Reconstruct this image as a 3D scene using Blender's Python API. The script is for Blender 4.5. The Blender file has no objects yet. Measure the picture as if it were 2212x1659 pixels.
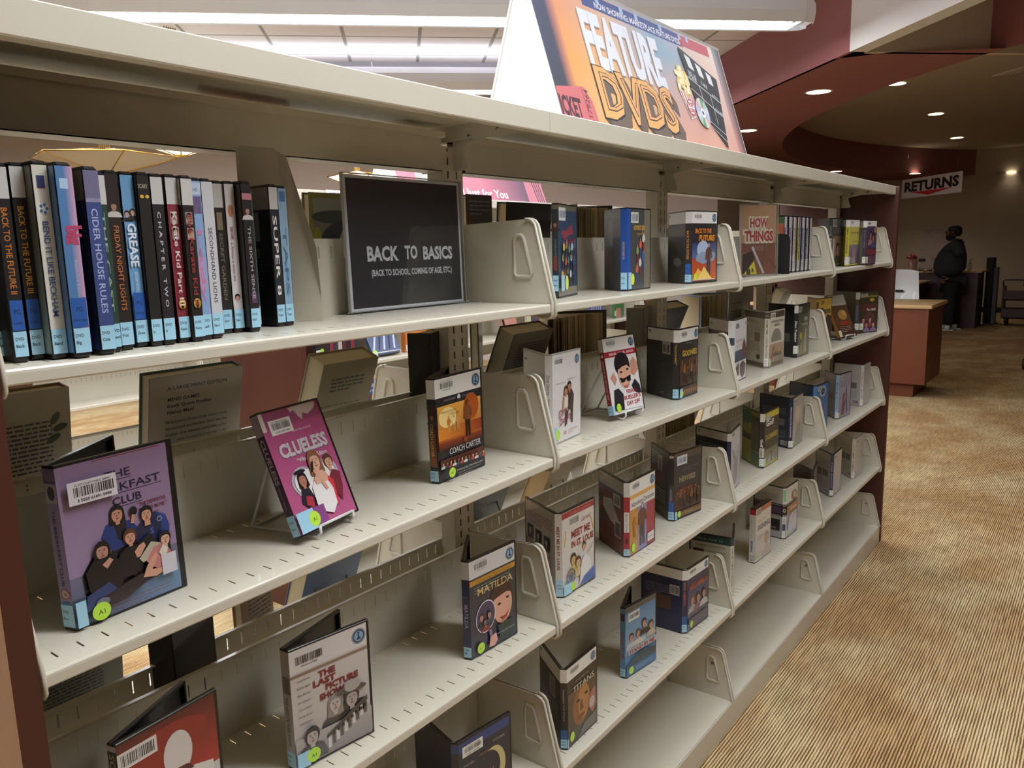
import bpy, bmesh, math, random
from mathutils import Vector, Matrix
from math import sin, cos, pi, radians as rad
random.seed(7)
S = bpy.context.scene
COL = S.collection
# ---------------------------------------------------------------- camera, world, exposure
CAM = Vector((-0.28803, -0.82531, 1.42765))
YAW, PITCH, ROLL, FPX = 0.653176, -0.167133, -0.0246597, 1709.95
_f = Vector((cos(YAW)*cos(PITCH), sin(YAW)*cos(PITCH), sin(PITCH)))
_r = _f.cross(Vector((0, 0, 1))).normalized(); _u = _r.cross(_f)
_rt = _r*cos(ROLL)+_u*sin(ROLL); _up = _u*cos(ROLL)-_r*sin(ROLL)
cd = bpy.data.cameras.new('camera'); cam = bpy.data.objects.new('camera', cd); COL.objects.link(cam)
M = Matrix((_rt, _up, -_f)).transposed().to_4x4(); M.translation = CAM
cam.matrix_world = M
cd.sensor_width = 36; cd.lens = FPX/2212*36; cd.clip_start = .02; cd.clip_end = 80
S.camera = cam
w = bpy.data.worlds.new('world'); S.world = w; w.use_nodes = True
w.node_tree.nodes['Background'].inputs[0].default_value = (1, .95, .9, 1)
w.node_tree.nodes['Background'].inputs[1].default_value = .08
S.view_settings.view_transform = 'Standard'; S.view_settings.look = 'None'
S.view_settings.gamma = 1; S.view_settings.use_curve_mapping = False
S.view_settings.exposure = 0.0
S.cycles.use_denoising = True; S.cycles.max_bounces = 7; S.cycles.diffuse_bounces = 4
S.cycles.glossy_bounces = 3; S.cycles.transmission_bounces = 4; S.cycles.transparent_max_bounces = 8
S.cycles.sample_clamp_indirect = 4; S.cycles.caustics_reflective = False; S.cycles.caustics_refractive = False
FIX_POWER = 4.0       # look of the tubes in the long ceiling fixtures
FIX_WATT = 122.0      # light of each long fixture, downward
SPOT_POWER = 26.0     # each recessed downlight, watts

# ---------------------------------------------------------------- colour and materials
def lin(c):
    if isinstance(c, str):
        c = [int(c[i:i+2], 16) for i in (0, 2, 4)]
    o = []
    for v in c[:3]:
        v = v/255
        o.append(v/12.92 if v <= .04045 else ((v+.055)/1.055)**2.4)
    return (o[0], o[1], o[2], 1)
MATS = {}
def mat(name, color, rough=.5, metal=0, coat=0, emit=0, ecol=None, spec=.5, trans=0, noise=None, bump=None):
    if name in MATS: return MATS[name]
    m = bpy.data.materials.new(name); m.use_nodes = True; nt = m.node_tree
    b = nt.nodes['Principled BSDF']
    c = lin(color)
    b.inputs['Base Color'].default_value = c
    b.inputs['Roughness'].default_value = rough; b.inputs['Metallic'].default_value = metal
    b.inputs['Coat Weight'].default_value = coat; b.inputs['Coat Roughness'].default_value = .08
    b.inputs['Specular IOR Level'].default_value = spec
    b.inputs['Transmission Weight'].default_value = trans
    if emit:
        b.inputs['Emission Color'].default_value = lin(ecol or color); b.inputs['Emission Strength'].default_value = emit
    if noise:   # (scale, amount, (sx,sy,sz))
        tc = nt.nodes.new('ShaderNodeTexCoord'); mp = nt.nodes.new('ShaderNodeMapping'); mp.inputs['Scale'].default_value = noise[2]
        nz = nt.nodes.new('ShaderNodeTexNoise'); nz.inputs['Scale'].default_value = noise[0]; nz.inputs['Detail'].default_value = 4
        mx = nt.nodes.new('ShaderNodeMix'); mx.data_type = 'RGBA'
        nt.links.new(tc.outputs['Object'], mp.inputs[0]); nt.links.new(mp.outputs[0], nz.inputs['Vector'])
        nt.links.new(nz.outputs[0], mx.inputs[0])
        mx.inputs[6].default_value = tuple(v*(1-noise[1]) for v in c[:3])+(1,)
        mx.inputs[7].default_value = tuple(min(1, v*(1+noise[1])) for v in c[:3])+(1,)
        nt.links.new(mx.outputs[2], b.inputs['Base Color'])
        if bump:
            bp = nt.nodes.new('ShaderNodeBump'); bp.inputs['Strength'].default_value = bump; bp.inputs['Distance'].default_value = .002
            nt.links.new(nz.outputs[0], bp.inputs['Height']); nt.links.new(bp.outputs[0], b.inputs['Normal'])
    MATS[name] = m; return m
def attr_mat(name, rough, coat):
    m = mat(name, 'ffffff', rough, coat=coat); nt = m.node_tree
    a = nt.nodes.new('ShaderNodeAttribute'); a.attribute_name = 'Col'
    nt.links.new(a.outputs['Color'], nt.nodes['Principled BSDF'].inputs['Base Color']); return m
attr_mat('print', .38, .35); attr_mat('print_matte', .75, 0)
mat('cream_metal', (205, 199, 182), .34, coat=.15, noise=(3, .035, (1, 1, 1)))
mat('black_plastic', (16, 16, 18), .32, coat=.2); mat('white_plastic', (214, 214, 212), .35, coat=.2)
mat('clear_grey_plastic', (168, 166, 160), .3, coat=.2)
mat('wood', (72, 36, 27), .42, coat=.12, noise=(6, .22, (1.2, 1.2, .12)))
mat('wood_edge', (78, 38, 26), .45, noise=(6, .2, (1.2, 1.2, .12)))
mat('wood_lit', (142, 104, 80), .5, noise=(6, .15, (1.2, 1.2, .12))); mat('wood_counter', (104, 52, 28), .4, noise=(6, .12, (1, 1, .12))); mat('steel_panel', (92, 94, 104), .5)
mat('oak', (196, 164, 118), .4, noise=(8, .15, (.3, 2, 2)))
mat('steel', (150, 150, 150), .25, metal=1); mat('dark', (22, 21, 21), .6); mat('chrome', (200, 200, 205), .12, metal=1)
mat('brass', (196, 158, 84), .3, metal=.9); mat('white_wire', (222, 222, 218), .35, coat=.2)
mat('wall_paint', (196, 184, 178), .85, noise=(40, .02, (1, 1, 1))); mat('beige_paint', (190, 176, 158), .85, noise=(40, .02, (1, 1, 1)))
mat('maroon_paint', (140, 86, 86), .75, noise=(30, .04, (1, 1, 1))); mat('white_paint', (214, 210, 208), .8, noise=(30, .02, (1, 1, 1)))
mat('grey_paint', (150, 148, 154), .8)
mat('housing_white', (222, 222, 226), .45)
mat('tube_light', 'ffffff', .5, emit=FIX_POWER, ecol=(232, 240, 255))
mat('downlight', 'ffffff', .5, emit=9, ecol=(255, 240, 205))
mat('shade_light', (250, 240, 210), .5, emit=1.9, ecol=(255, 243, 214)); mat('shade_off', (190, 180, 165), .6)
mat('skin', (112, 72, 54), .5); mat('hair', (18, 15, 14), .7); mat('shirt', (40, 42, 46), .8, noise=(60, .1, (1, 1, 1)))
mat('trousers', (17, 17, 20), .85, noise=(60, .1, (1, 1, 1))); mat('dark_red_wood', (62, 26, 24), .45, noise=(6, .2, (1, 1, .15)))
def clear_mat():
    m = bpy.data.materials.new('clear_acrylic'); m.use_nodes = True; nt = m.node_tree
    nt.nodes.remove(nt.nodes['Principled BSDF'])
    t = nt.nodes.new('ShaderNodeBsdfTransparent'); t.inputs[0].default_value = (.93, .94, .95, 1)
    g = nt.nodes.new('ShaderNodeBsdfGlossy'); g.inputs['Roughness'].default_value = .04
    fr = nt.nodes.new('ShaderNodeFresnel'); fr.inputs[0].default_value = 1.49
    mx = nt.nodes.new('ShaderNodeMixShader'); out = nt.nodes['Material Output']
    mx.inputs[0].default_value = .05; nt.nodes.remove(fr); nt.links.new(t.outputs[0], mx.inputs[1]); nt.links.new(g.outputs[0], mx.inputs[2])
    nt.links.new(mx.outputs[0], out.inputs[0]); MATS['clear_acrylic'] = m
clear_mat()
def nodes_of(m): return m.node_tree.nodes, m.node_tree.links, m.node_tree.nodes['Principled BSDF']
def carpet_mat():
    m = mat('carpet', (150, 125, 90), .95, spec=.1); N, L, b = nodes_of(m)
    tc = N.new('ShaderNodeTexCoord'); sep = N.new('ShaderNodeSeparateXYZ'); L.new(tc.outputs['Object'], sep.inputs[0])
    def math_(op, a, b_=None):
        n = N.new('ShaderNodeMath'); n.operation = op
        for i, v in enumerate((a, b_)):
            if v is None: continue
            if isinstance(v, (int, float)): n.inputs[i].default_value = v
            else: L.new(v, n.inputs[i])
        return n.outputs[0]
    wob = N.new('ShaderNodeTexNoise'); wob.inputs['Scale'].default_value = 60; L.new(tc.outputs['Object'], wob.inputs['Vector'])
    ph = math_('ADD', math_('MULTIPLY', sep.outputs[1], 2*pi/.0085), math_('MULTIPLY', wob.outputs[0], 2.2))
    rib = math_('MULTIPLY', math_('ADD', math_('SINE', ph), 1.0), .5)
    def nz(scale, sx, sy, det=3):
        mp = N.new('ShaderNodeMapping'); mp.inputs['Scale'].default_value = (sx, sy, 1)
        n = N.new('ShaderNodeTexNoise'); n.inputs['Scale'].default_value = scale; n.inputs['Detail'].default_value = det
        L.new(tc.outputs['Object'], mp.inputs[0]); L.new(mp.outputs[0], n.inputs['Vector']); return n.outputs[0]
    dash = nz(1, 9, 118, 2); beads = nz(1, 260, 240, 1); blot = nz(1.7, 1, 1.6, 4); blot2 = nz(5.5, 1, 1.3, 3)
    def ramp(v, a, b_, ca, cb):
        r = N.new('ShaderNodeValToRGB'); r.color_ramp.elements[0].position = a; r.color_ramp.elements[1].position = b_
        r.color_ramp.elements[0].color = lin(ca); r.color_ramp.elements[1].color = lin(cb); L.new(v, r.inputs[0]); return r.outputs[0]
    key = math_('ADD', math_('MULTIPLY', rib, .55), math_('ADD', math_('MULTIPLY', dash, .65), math_('MULTIPLY', blot2, .35)))
    key = math_('ADD', key, math_('MULTIPLY', math_('SUBTRACT', beads, .5), .25))
    base = ramp(key, .55, 1.08, (112, 88, 58), (226, 204, 160))
    tint = ramp(blot, .42, .62, (222, 196, 170), (255, 255, 250))
    mx = N.new('ShaderNodeMix'); mx.data_type = 'RGBA'; mx.blend_type = 'MULTIPLY'; mx.inputs[0].default_value = .75
    L.new(base, mx.inputs[6]); L.new(tint, mx.inputs[7]); L.new(mx.outputs[2], b.inputs['Base Color'])
    bp = N.new('ShaderNodeBump'); bp.inputs['Strength'].default_value = .5; bp.inputs['Distance'].default_value = .003
    L.new(key, bp.inputs['Height']); L.new(bp.outputs[0], b.inputs['Normal'])
carpet_mat()
def tile_mat():
    m = mat('ceiling_tile', (218, 216, 224), .9, spec=.1); N, L, b = nodes_of(m)
    tc = N.new('ShaderNodeTexCoord'); mp = N.new('ShaderNodeMapping'); mp.inputs['Rotation'].default_value = (0, 0, rad(-45))
    L.new(tc.outputs['Object'], mp.inputs[0])
    br = N.new('ShaderNodeTexBrick'); br.offset = 0; br.inputs['Scale'].default_value = 1
    br.inputs['Brick Width'].default_value = .60; br.inputs['Row Height'].default_value = .60
    br.inputs['Mortar Size'].default_value = .014; br.inputs['Mortar Smooth'].default_value = 0
    br.inputs['Color1'].default_value = lin((220, 218, 226)); br.inputs['Color2'].default_value = lin((216, 214, 222)); br.inputs['Mortar'].default_value = lin((150, 150, 152))
    L.new(mp.outputs[0], br.inputs['Vector']); L.new(br.outputs[0], b.inputs['Base Color'])
tile_mat()

# ---------------------------------------------------------------- mesh builder
class MB:
    def __init__(s): s.v = []; s.c = []; s.f = []; s.m = []; s.names = []; s.sm = []
    def mi(s, n):
        if n not in s.names: s.names.append(n)
        return s.names.index(n)
    def add(s, vs, fs, m, col=(1, 1, 1, 1), smooth=False):
        o = len(s.v); s.v += [tuple(v) for v in vs]
        s.c += (col if isinstance(col, list) else [col]*len(vs))
        k = s.mi(m)
        for f in fs: s.f.append([i+o for i in f]); s.m.append(k); s.sm.append(smooth)
    def box(s, x0, x1, y0, y1, z0, z1, m, T=None, col=(1, 1, 1, 1)):
        vs = [Vector((x, y, z)) for z in (z0, z1) for y in (y0, y1) for x in (x0, x1)]
        if T is not None: vs = [T @ v for v in vs]
        s.add(vs, [(0, 2, 3, 1), (4, 5, 7, 6), (0, 1, 5, 4), (2, 6, 7, 3), (0, 4, 6, 2), (1, 3, 7, 5)], m, col)
    def cbox(s, x0, x1, y0, y1, z0, z1, b, m, T=None, seg=1, axes=None, col=(1, 1, 1, 1)):
        bm = bmesh.new(); bmesh.ops.create_cube(bm, size=1)
        for v in bm.verts: v.co = Vector(((x0+x1)/2+v.co.x*(x1-x0), (y0+y1)/2+v.co.y*(y1-y0), (z0+z1)/2+v.co.z*(z1-z0)))
        es = bm.edges[:]
        if axes:
            es = [e for e in es if any(abs((e.verts[0].co-e.verts[1].co)['xyz'.index(a)]) > 1e-6 for a in axes)]
        bmesh.ops.bevel(bm, geom=es, offset=b, segments=seg, affect='EDGES', profile=.5)
        bm.verts.index_update()
        vs = [(T @ v.co if T is not None else v.co) for v in bm.verts]
        s.add(vs, [[v.index for v in f.verts] for f in bm.faces], m, col, seg > 1); bm.free()
    def prism(s, pts, d, m, T=None, col=(1, 1, 1, 1)):
        """polygon pts (3D) extruded along vector d"""
        n = len(pts); a = [Vector(p) for p in pts]; b = [p+Vector(d) for p in a]
        vs = a+b
        if T is not None: vs = [T @ v for v in vs]
        s.add(vs, [list(range(n))[::-1], list(range(n, 2*n))]+[(i, (i+1) % n, n+(i+1) % n, n+i) for i in range(n)], m, col)
    def tube(s, path, r, m, n=8, col=(1, 1, 1, 1), closed=False):
        P = [Vector(p) for p in path]; k = len(P); vs = []
        rr = r if isinstance(r, (list, tuple)) else [r]*k
        up = None
        for i in range(k):
            a = P[i-1] if (i > 0 or closed) else P[i]; b = P[(i+1) % k] if (i < k-1 or closed) else P[i]
            t = (b-a).normalized()
            if up is None: up = t.orthogonal().normalized()
            else: up = (up-t*up.dot(t)).normalized()
            q = t.cross(up)
            for j in range(n):
                an = 2*pi*j/n; vs.append(P[i]+(up*cos(an)+q*sin(an))*rr[i])
        fs = [(i*n+j, i*n+(j+1) % n, ((i+1) % k)*n+(j+1) % n, ((i+1) % k)*n+j) for i in range(k if closed else k-1) for j in range(n)]
        if not closed: fs += [list(range(n))[::-1], list(range((k-1)*n, k*n))]
        s.add(vs, fs, m, col, True)
    def lathe(s, prof, c, m, n=24, ax='z', sx=1, sy=1, col=(1, 1, 1, 1), smooth=True, T=None):
        vs = []
        for r, h in prof:
            for j in range(n):
                a = 2*pi*j/n; p = Vector((r*cos(a)*sx, r*sin(a)*sy, h))
                if T is not None: p = T @ p
                vs.append(Vector(c)+p)
        k = len(prof)
        fs = [(i*n+j, i*n+(j+1) % n, (i+1)*n+(j+1) % n, (i+1)*n+j) for i in range(k-1) for j in range(n)]
        fs += [list(range(n))[::-1], list(range((k-1)*n, k*n))]
        s.add(vs, fs, m, col, smooth)
    def mesh(s, name):
        me = bpy.data.meshes.new(name); me.from_pydata(s.v, [], s.f)
        for n in s.names: me.materials.append(MATS[n])
        me.polygons.foreach_set('material_index', s.m); me.polygons.foreach_set('use_smooth', s.sm)
        if any(n.startswith('print') for n in s.names):
            a = me.color_attributes.new('Col', 'FLOAT_COLOR', 'POINT'); a.data.foreach_set('color', [x for c in s.c for x in c])
        me.update(); return me
    def obj(s, name, parent=None, loc=None, rot=None):
        o = bpy.data.objects.new(name, s.mesh(name)); COL.objects.link(o)
        if parent is not None: o.parent = parent
        if loc is not None: o.location = loc
        if rot is not None: o.rotation_euler = rot
        return o
def tag(o, label=None, cat=None, group=None, kind=None):
    for k, v in (('label', label), ('category', cat), ('group', group), ('kind', kind)):
        if v: o[k] = v
    return o
def thing(name, label, cat, loc=(0, 0, 0), rz=0, group=None):
    o = bpy.data.objects.new(name, None); COL.objects.link(o); o.location = loc; o.rotation_euler = (0, 0, rz); o.empty_display_size = .02
    return tag(o, label, cat, group)
def copy_tree(o, parent=None):
    c = o.copy(); COL.objects.link(c)
    if parent is not None: c.parent = parent
    for ch in [k for k in bpy.data.objects if k.parent == o]: copy_tree(ch, c)
    return c
def struct(mb, name, **k): return tag(mb.obj(name, **k), kind='structure')

# ---------------------------------------------------------------- flat printing on a plane (millimetres)
_tc = {}
def text_mesh(txt, bold):
    key = (txt, bold)
    if key in _tc: return _tc[key]
    cu = bpy.data.curves.new('t', 'FONT'); cu.body = txt; cu.size = 1; cu.offset = bold; cu.resolution_u = 2; cu.fill_mode = 'BOTH'
    o = bpy.data.objects.new('t', cu); COL.objects.link(o)
    dg = bpy.context.evaluated_depsgraph_get(); me = bpy.data.meshes.new_from_object(o.evaluated_get(dg))
    vs = [(v.co.x, v.co.y) for v in me.vertices]; fs = [list(p.vertices) for p in me.polygons]
    COL.objects.unlink(o); bpy.data.objects.remove(o); bpy.data.curves.remove(cu); bpy.data.meshes.remove(me)
    wd = max([v[0] for v in vs], default=0)
    _tc[key] = (vs, fs, wd); return _tc[key]
class Face:
    """drawing board: origin O, axes ex, ey; every shape lands a hair above the last"""
    def __init__(s, mb, O, ex, ey, n=None, m='print', step=.00006, base=.0001):
        s.mb = mb; s.O = Vector(O); s.ex = Vector(ex).normalized(); s.ey = Vector(ey).normalized()
        s.n = Vector(n) if n is not None else s.ex.cross(s.ey); s.k = 0; s.m = m; s.step = step; s.base = base; s.clip = None
    def P(s, x, y): return s.O+s.ex*(x/1000)+s.ey*(y/1000)+s.n*(s.base+s.k*s.step)
    def put(s, pts, col, fs=None):
        s.mb.add([s.P(*p) for p in pts], fs or [list(range(len(pts)))], s.m, col if isinstance(col, list) else lin(col)); s.k += 1
    def r(s, x, y, w, h, c, c2=None):
        if c2: s.put([(x, y), (x+w, y), (x+w, y+h), (x, y+h)], [lin(c), lin(c), lin(c2), lin(c2)])
        else: s.put([(x, y), (x+w, y), (x+w, y+h), (x, y+h)], c)
    def rh(s, x, y, w, h, c, c2): s.put([(x, y), (x+w, y), (x+w, y+h), (x, y+h)], [lin(c), lin(c2), lin(c2), lin(c)])
    def e(s, cx, cy, rx, ry, c, n=20, rot=0):
        ca, sa = cos(rot), sin(rot)
        s.put([(cx+rx*cos(a)*ca-ry*sin(a)*sa, cy+rx*cos(a)*sa+ry*sin(a)*ca) for a in [2*pi*i/n for i in range(n)]], c)
    def p(s, pts, c): s.put(pts, c)
    def ring(s, cx, cy, r1, r2, c, n=24):
        vs = [(cx+r*cos(2*pi*i/n), cy+r*sin(2*pi*i/n)) for r in (r1, r2) for i in range(n)]
        s.put(vs, c, [(i, (i+1) % n, n+(i+1) % n, n+i) for i in range(n)])
    def t(s, txt, x, y, size, c, al='l', rot=0, sx=1, bold=.0, sh=0, wave=0):
        vs, fs, wd = text_mesh(txt, bold)
        if not vs: return
        off = {'l': 0, 'c': -wd/2, 'r': -wd}[al]; ca, sa = cos(rad(rot)), sin(rad(rot)); q = []
        for vx, vy in vs:
            a = (vx+off+vy*sh)*size*sx; b = vy*size+wave*sin(vx*2.4)
            q.append((x+a*ca-b*sa, y+a*sa+b*ca))
        s.put(q, c, fs)
    def fit(s, txt, x0, x1, y, size, c, **k):
        """text stretched to span x0..x1"""
        wd = text_mesh(txt, k.get('bold', 0))[2] or 1
        s.t(txt, x0, y, size, c, 'l', sx=(x1-x0)/(wd*size), **k)
    def fitv(s, txt, x, y1, y0, size, c, **k):
        """reads downward from y1 to y0 on a spine, letters standing on x"""
        wd = text_mesh(txt, k.get('bold', 0))[2] or 1
        s.t(txt, x, y1, size, c, 'l', rot=-90, sx=(y1-y0)/(wd*size), **k)
    def line(s, x0, y0, x1, y1, w, c):
        d = Vector((x1-x0, y1-y0)); n = Vector((-d.y, d.x)).normalized()*w/2
        s.put([(x0+n.x, y0+n.y), (x0-n.x, y0-n.y), (x1-n.x, y1-n.y), (x1+n.x, y1+n.y)], c)
    def para(s, x, y, w, n, pitch, c, h=None, seed=1):
        """small print: rows of word-length dashes"""
        R = random.Random(seed); h = h or pitch*.42; vs = []; fs = []
        for i in range(n):
            yy = y-i*pitch; xx = x; end = x+w*(1 if i < n-1 else .6)
            while xx < end-1:
                ww = min(R.uniform(2.2, 6.5)*pitch/3, end-xx); o = len(vs)
                vs += [(xx, yy), (xx+ww, yy), (xx+ww, yy+h), (xx, yy+h)]; fs.append((o, o+1, o+2, o+3)); xx += ww+pitch*.3
        s.put(vs, c, fs)
    def bars(s, x, y, w, h, c='303234', seed=3):
        R = random.Random(seed); vs = []; fs = []; xx = x
        while xx < x+w-.3:
            bw = R.choice((.35, .5, .8, 1.1))*w/34; o = len(vs)
            vs += [(xx, y), (xx+bw, y), (xx+bw, y+h), (xx, y+h)]; fs.append((o, o+1, o+2, o+3)); xx += bw+R.choice((.35, .6, .9))*w/34
        s.put(vs, c, fs)
    def sticker(s, x, y, rot=0, num='3 5020 61491 0989', w=50, h=19, top='SCOTT COUNTY PUBLIC LIBRARY', paper='ecece8'):
        s.r(x, y, w, h, paper); s.fit(top, x+w*.14, x+w*.86, y+h*.8, h*.13, '222222', bold=.01)
        s.bars(x+w*.1, y+h*.34, w*.8, h*.42); s.fit(num, x+w*.17, x+w*.83, y+h*.1, h*.17, '222222', bold=.015)
    def logo(s, cx, cy, r):
        s.e(cx, cy, r, r, '27374f'); s.ring(cx, cy, r*.93, r*.86, 'b8c6d4'); s.e(cx, cy, r*.66, r*.66, '7ea4c4')
        s.p([(cx-.1*r, cy+.42*r), (cx+.1*r, cy+.42*r), (cx+.1*r, cy-.1*r), (cx+.3*r, cy-.3*r), (cx+.36*r, cy-.42*r), (cx-.36*r, cy-.42*r), (cx-.3*r, cy-.3*r), (cx-.1*r, cy-.1*r)], '1c2a40')
        s.e(cx, cy+.42*r, .14*r, .14*r, '1c2a40', 10)
    def head(s, x, y, r, skin='d8a58a', hair='2a1c18', cloth=None, long=0, rot=0):
        """small portrait: hair, face with brows, eyes, nose and mouth, and shoulders"""
        if cloth: s.p([(x-2.1*r, y-2.9*r), (x-1.7*r, y-1.8*r), (x-.6*r, y-1.25*r), (x+.6*r, y-1.25*r), (x+1.7*r, y-1.8*r), (x+2.1*r, y-2.9*r)], cloth)
        s.e(x, y+.15*r, 1.02*r, 1.18*r, hair)
        if long: s.p([(x-1.0*r, y+.3*r), (x-1.15*r, y-long*r), (x-.5*r, y-long*r-.2*r), (x+.5*r, y-long*r-.2*r), (x+1.15*r, y-long*r), (x+1.0*r, y+.3*r)], hair)
        s.r(x-.3*r, y-1.45*r, .6*r, .8*r, skin)
        s.e(x, y-.15*r, .74*r, .98*r, skin, 18)
        s.p([(x-.8*r, y+.25*r), (x-.45*r, y+.52*r), (x+.1*r, y+.62*r), (x+.62*r, y+.42*r), (x+.82*r, y+.2*r), (x+.7*r, y+.95*r), (x, y+1.2*r), (x-.7*r, y+.95*r)], hair)
        if r > 2.5:
            for d in (-.3, .3):
                s.e(x+d*r, y-.02*r, .13*r, .07*r, 'f0e8e0', 8); s.e(x+d*r, y-.02*r, .07*r, .07*r, '241812', 8)
                s.line(x+(d-.16)*r, y+.17*r, x+(d+.16)*r, y+.19*r, .07*r, hair)
            s.p([(x-.03*r, y), (x+.14*r, y-.36*r), (x-.1*r, y-.38*r)], 'a8745c'); s.e(x, y-.6*r, .22*r, .07*r, 'a04a48', 10)
    def fig(s, x, y, h, skin='d8a58a', hair='2a1c18', top='3a3a44', legs='222228', w=1.0):
        """standing figure of height h, feet at y"""
        s.p([(x-.1*h*w, y), (x-.03*h*w, y), (x, y+.42*h), (x+.03*h*w, y), (x+.1*h*w, y), (x+.1*h*w, y+.5*h), (x-.1*h*w, y+.5*h)], legs)
        s.p([(x-.1*h*w, y+.46*h), (x+.1*h*w, y+.46*h), (x+.13*h*w, y+.8*h), (x+.05*h*w, y+.86*h), (x-.05*h*w, y+.86*h), (x-.13*h*w, y+.8*h)], top)
        s.line(x-.12*h*w, y+.78*h, x-.15*h*w, y+.5*h, .055*h*w, top); s.line(x+.12*h*w, y+.78*h, x+.17*h*w, y+.55*h, .055*h*w, top)
        s.e(x, y+.93*h, .055*h, .07*h, hair, 12); s.e(x, y+.915*h, .043*h, .055*h, skin, 12)
def board(mb, O, rz=0, tilt=0, **k):
    """Face on a vertical plane turned by rz whose front looks toward -y before turning"""
    ex = Vector((cos(rz), sin(rz), 0)); nb = Vector((-sin(rz), cos(rz), 0)); ey = Vector((0, 0, 1))*cos(tilt)+nb*sin(tilt)
    return Face(mb, O, ex, ey, ex.cross(ey), **k)
# ---------------------------------------------------------------- room shell (library grid runs at 45 degrees to the shelves)
Q = 1/math.sqrt(2)
def st(s, t, z): return Vector(((s+t)*Q, (s-t)*Q, z))
CEIL, SOF = 3.14, 2.66
P0 = (5.447, .703); KX = P0[0]-P0[1]       # corner of the soffit; its long face lies on x-y = KX
mb = MB(); mb.box(-5, 17.8, -6, 16, -.1, 0, 'carpet'); struct(mb, 'floor')
mb = MB(); mb.box(17.8, 18, -6, 16, 0, 3.3, 'beige_paint'); struct(mb, 'wall_right')
mb = MB(); mb.box(-5.2, -5, -6, 16, 0, 3.3, 'wall_paint'); struct(mb, 'wall_left')
mb = MB(); mb.box(-5.2, 18, -6.2, -6, 0, 3.3, 'wall_paint'); struct(mb, 'wall_front')
mb = MB(); mb.prism([st(9.6, -14, 0), st(9.6, 4.6, 0), st(9.8, 4.6, 0), st(9.8, -14, 0)], (0, 0, 3.3), 'wall_paint')
mb.prism([st(9.6, 4.6, 0), (17.79, 4.9, 0), (17.79, 5.1, 0), st(9.8, 4.6, 0)], (0, 0, 3.3), 'wall_paint'); struct(mb, 'wall_back')
mb = MB(); mb.box(-5, 18, -6, 16, CEIL, CEIL+.1, 'ceiling_tile'); struct(mb, 'ceiling')
mb = MB(); mb.box(17.76, 17.8, -6, 16, 0, .1, 'dark'); struct(mb, 'baseboard_right')
# grey cross beam beyond the tiled bay
mb = MB(); mb.prism([st(6.85, -8, 2.9), st(6.85, 3.3, 2.9), st(7.2, 3.3, 2.9), st(7.2, -8, 2.9)], (0, 0, .26), 'grey_paint' if 'grey_paint' in MATS else 'wall_paint'); struct(mb, 'trim_1')
# maroon soffit with a round opening, its maroon and white faces and the smooth ceiling inside
def soffit():
    c = Vector((12.816, -5.429)); R = 8.583; n = 96
    mb = MB()
    # underside: strip between outer outline and the circle, sampled by angle
    ang = [pi*.30+(pi*1.02-pi*.30)*i/n for i in range(n+1)]
    inner = [(c.x+R*cos(a), c.y+R*sin(a)) for a in ang]
    def outer(p):
        d = (Vector(p)-c).normalized(); best = 60
        # long face x-y=KX (x>=P0.x), short face x+y = P0 sum, far wall x=17.8, back y=15
        cand = []
        den = d.x-d.y
        if abs(den) > 1e-6: cand.append((KX-(c.x-c.y))/den)
        den = d.x+d.y
        if abs(den) > 1e-6: cand.append((P0[0]+P0[1]-(c.x+c.y))/den)
        if d.x > 1e-6: cand.append((17.8-c.x)/d.x)
        cand = [k for k in cand if k > 0]
        k = min(cand); k = max(k, R+.002)
        return (c.x+d.x*k, c.y+d.y*k)
    out = [outer(p) for p in inner]
    vs = [(x, y, SOF) for x, y in inner]+[(x, y, SOF) for x, y in out]
    N = n+1
    mb.add(vs, [(i, i+1, N+i+1, N+i) for i in range(n)], 'maroon_paint')
    # curved inner face
    vs = [(x, y, SOF) for x, y in inner]+[(x, y, CEIL-.01) for x, y in inner]
    mb.add(vs, [(i, N+i, N+i+1, i+1) for i in range(n)], 'maroon_paint', smooth=True)
    # long outer face
    L = 12
    mb.prism([(P0[0], P0[1], SOF), (P0[0]+L, P0[1]+L, SOF), (P0[0]+L, P0[1]+L, CEIL), (P0[0], P0[1], CEIL)], (.02, -.02, 0), 'maroon_paint')
    return struct(mb, 'ceiling_soffit')
soffit()
mb = MB(); mb.prism([(P0[0]-4.2, P0[1]-4.2, SOF), (P0[0], P0[1], SOF), (P0[0]+.085, P0[1]-.085, SOF), (P0[0]-4.1, P0[1]-4.27, SOF)], (0, 0, CEIL-SOF), 'white_paint'); struct(mb, 'trim_2')
mb = MB(); mb.prism([(P0[0]+.08, P0[1]-.08, SOF), (P0[0]+4.5, P0[1]-4.5, SOF), (P0[0]+4.53, P0[1]-4.47, SOF), (P0[0]+.12, P0[1]-.06, SOF)], (0, 0, CEIL-SOF), 'beige_paint'); struct(mb, 'trim_3')
mb = MB(); mb.add([(5.5, -6, CEIL-.012), (17.8, -6, CEIL-.012), (17.8, 4, CEIL-.012), (9.5, 4, CEIL-.012), (5.5, .2, CEIL-.012)], [(0, 4, 3, 2, 1)], 'beige_paint'); struct(mb, 'ceiling_recess')

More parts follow.
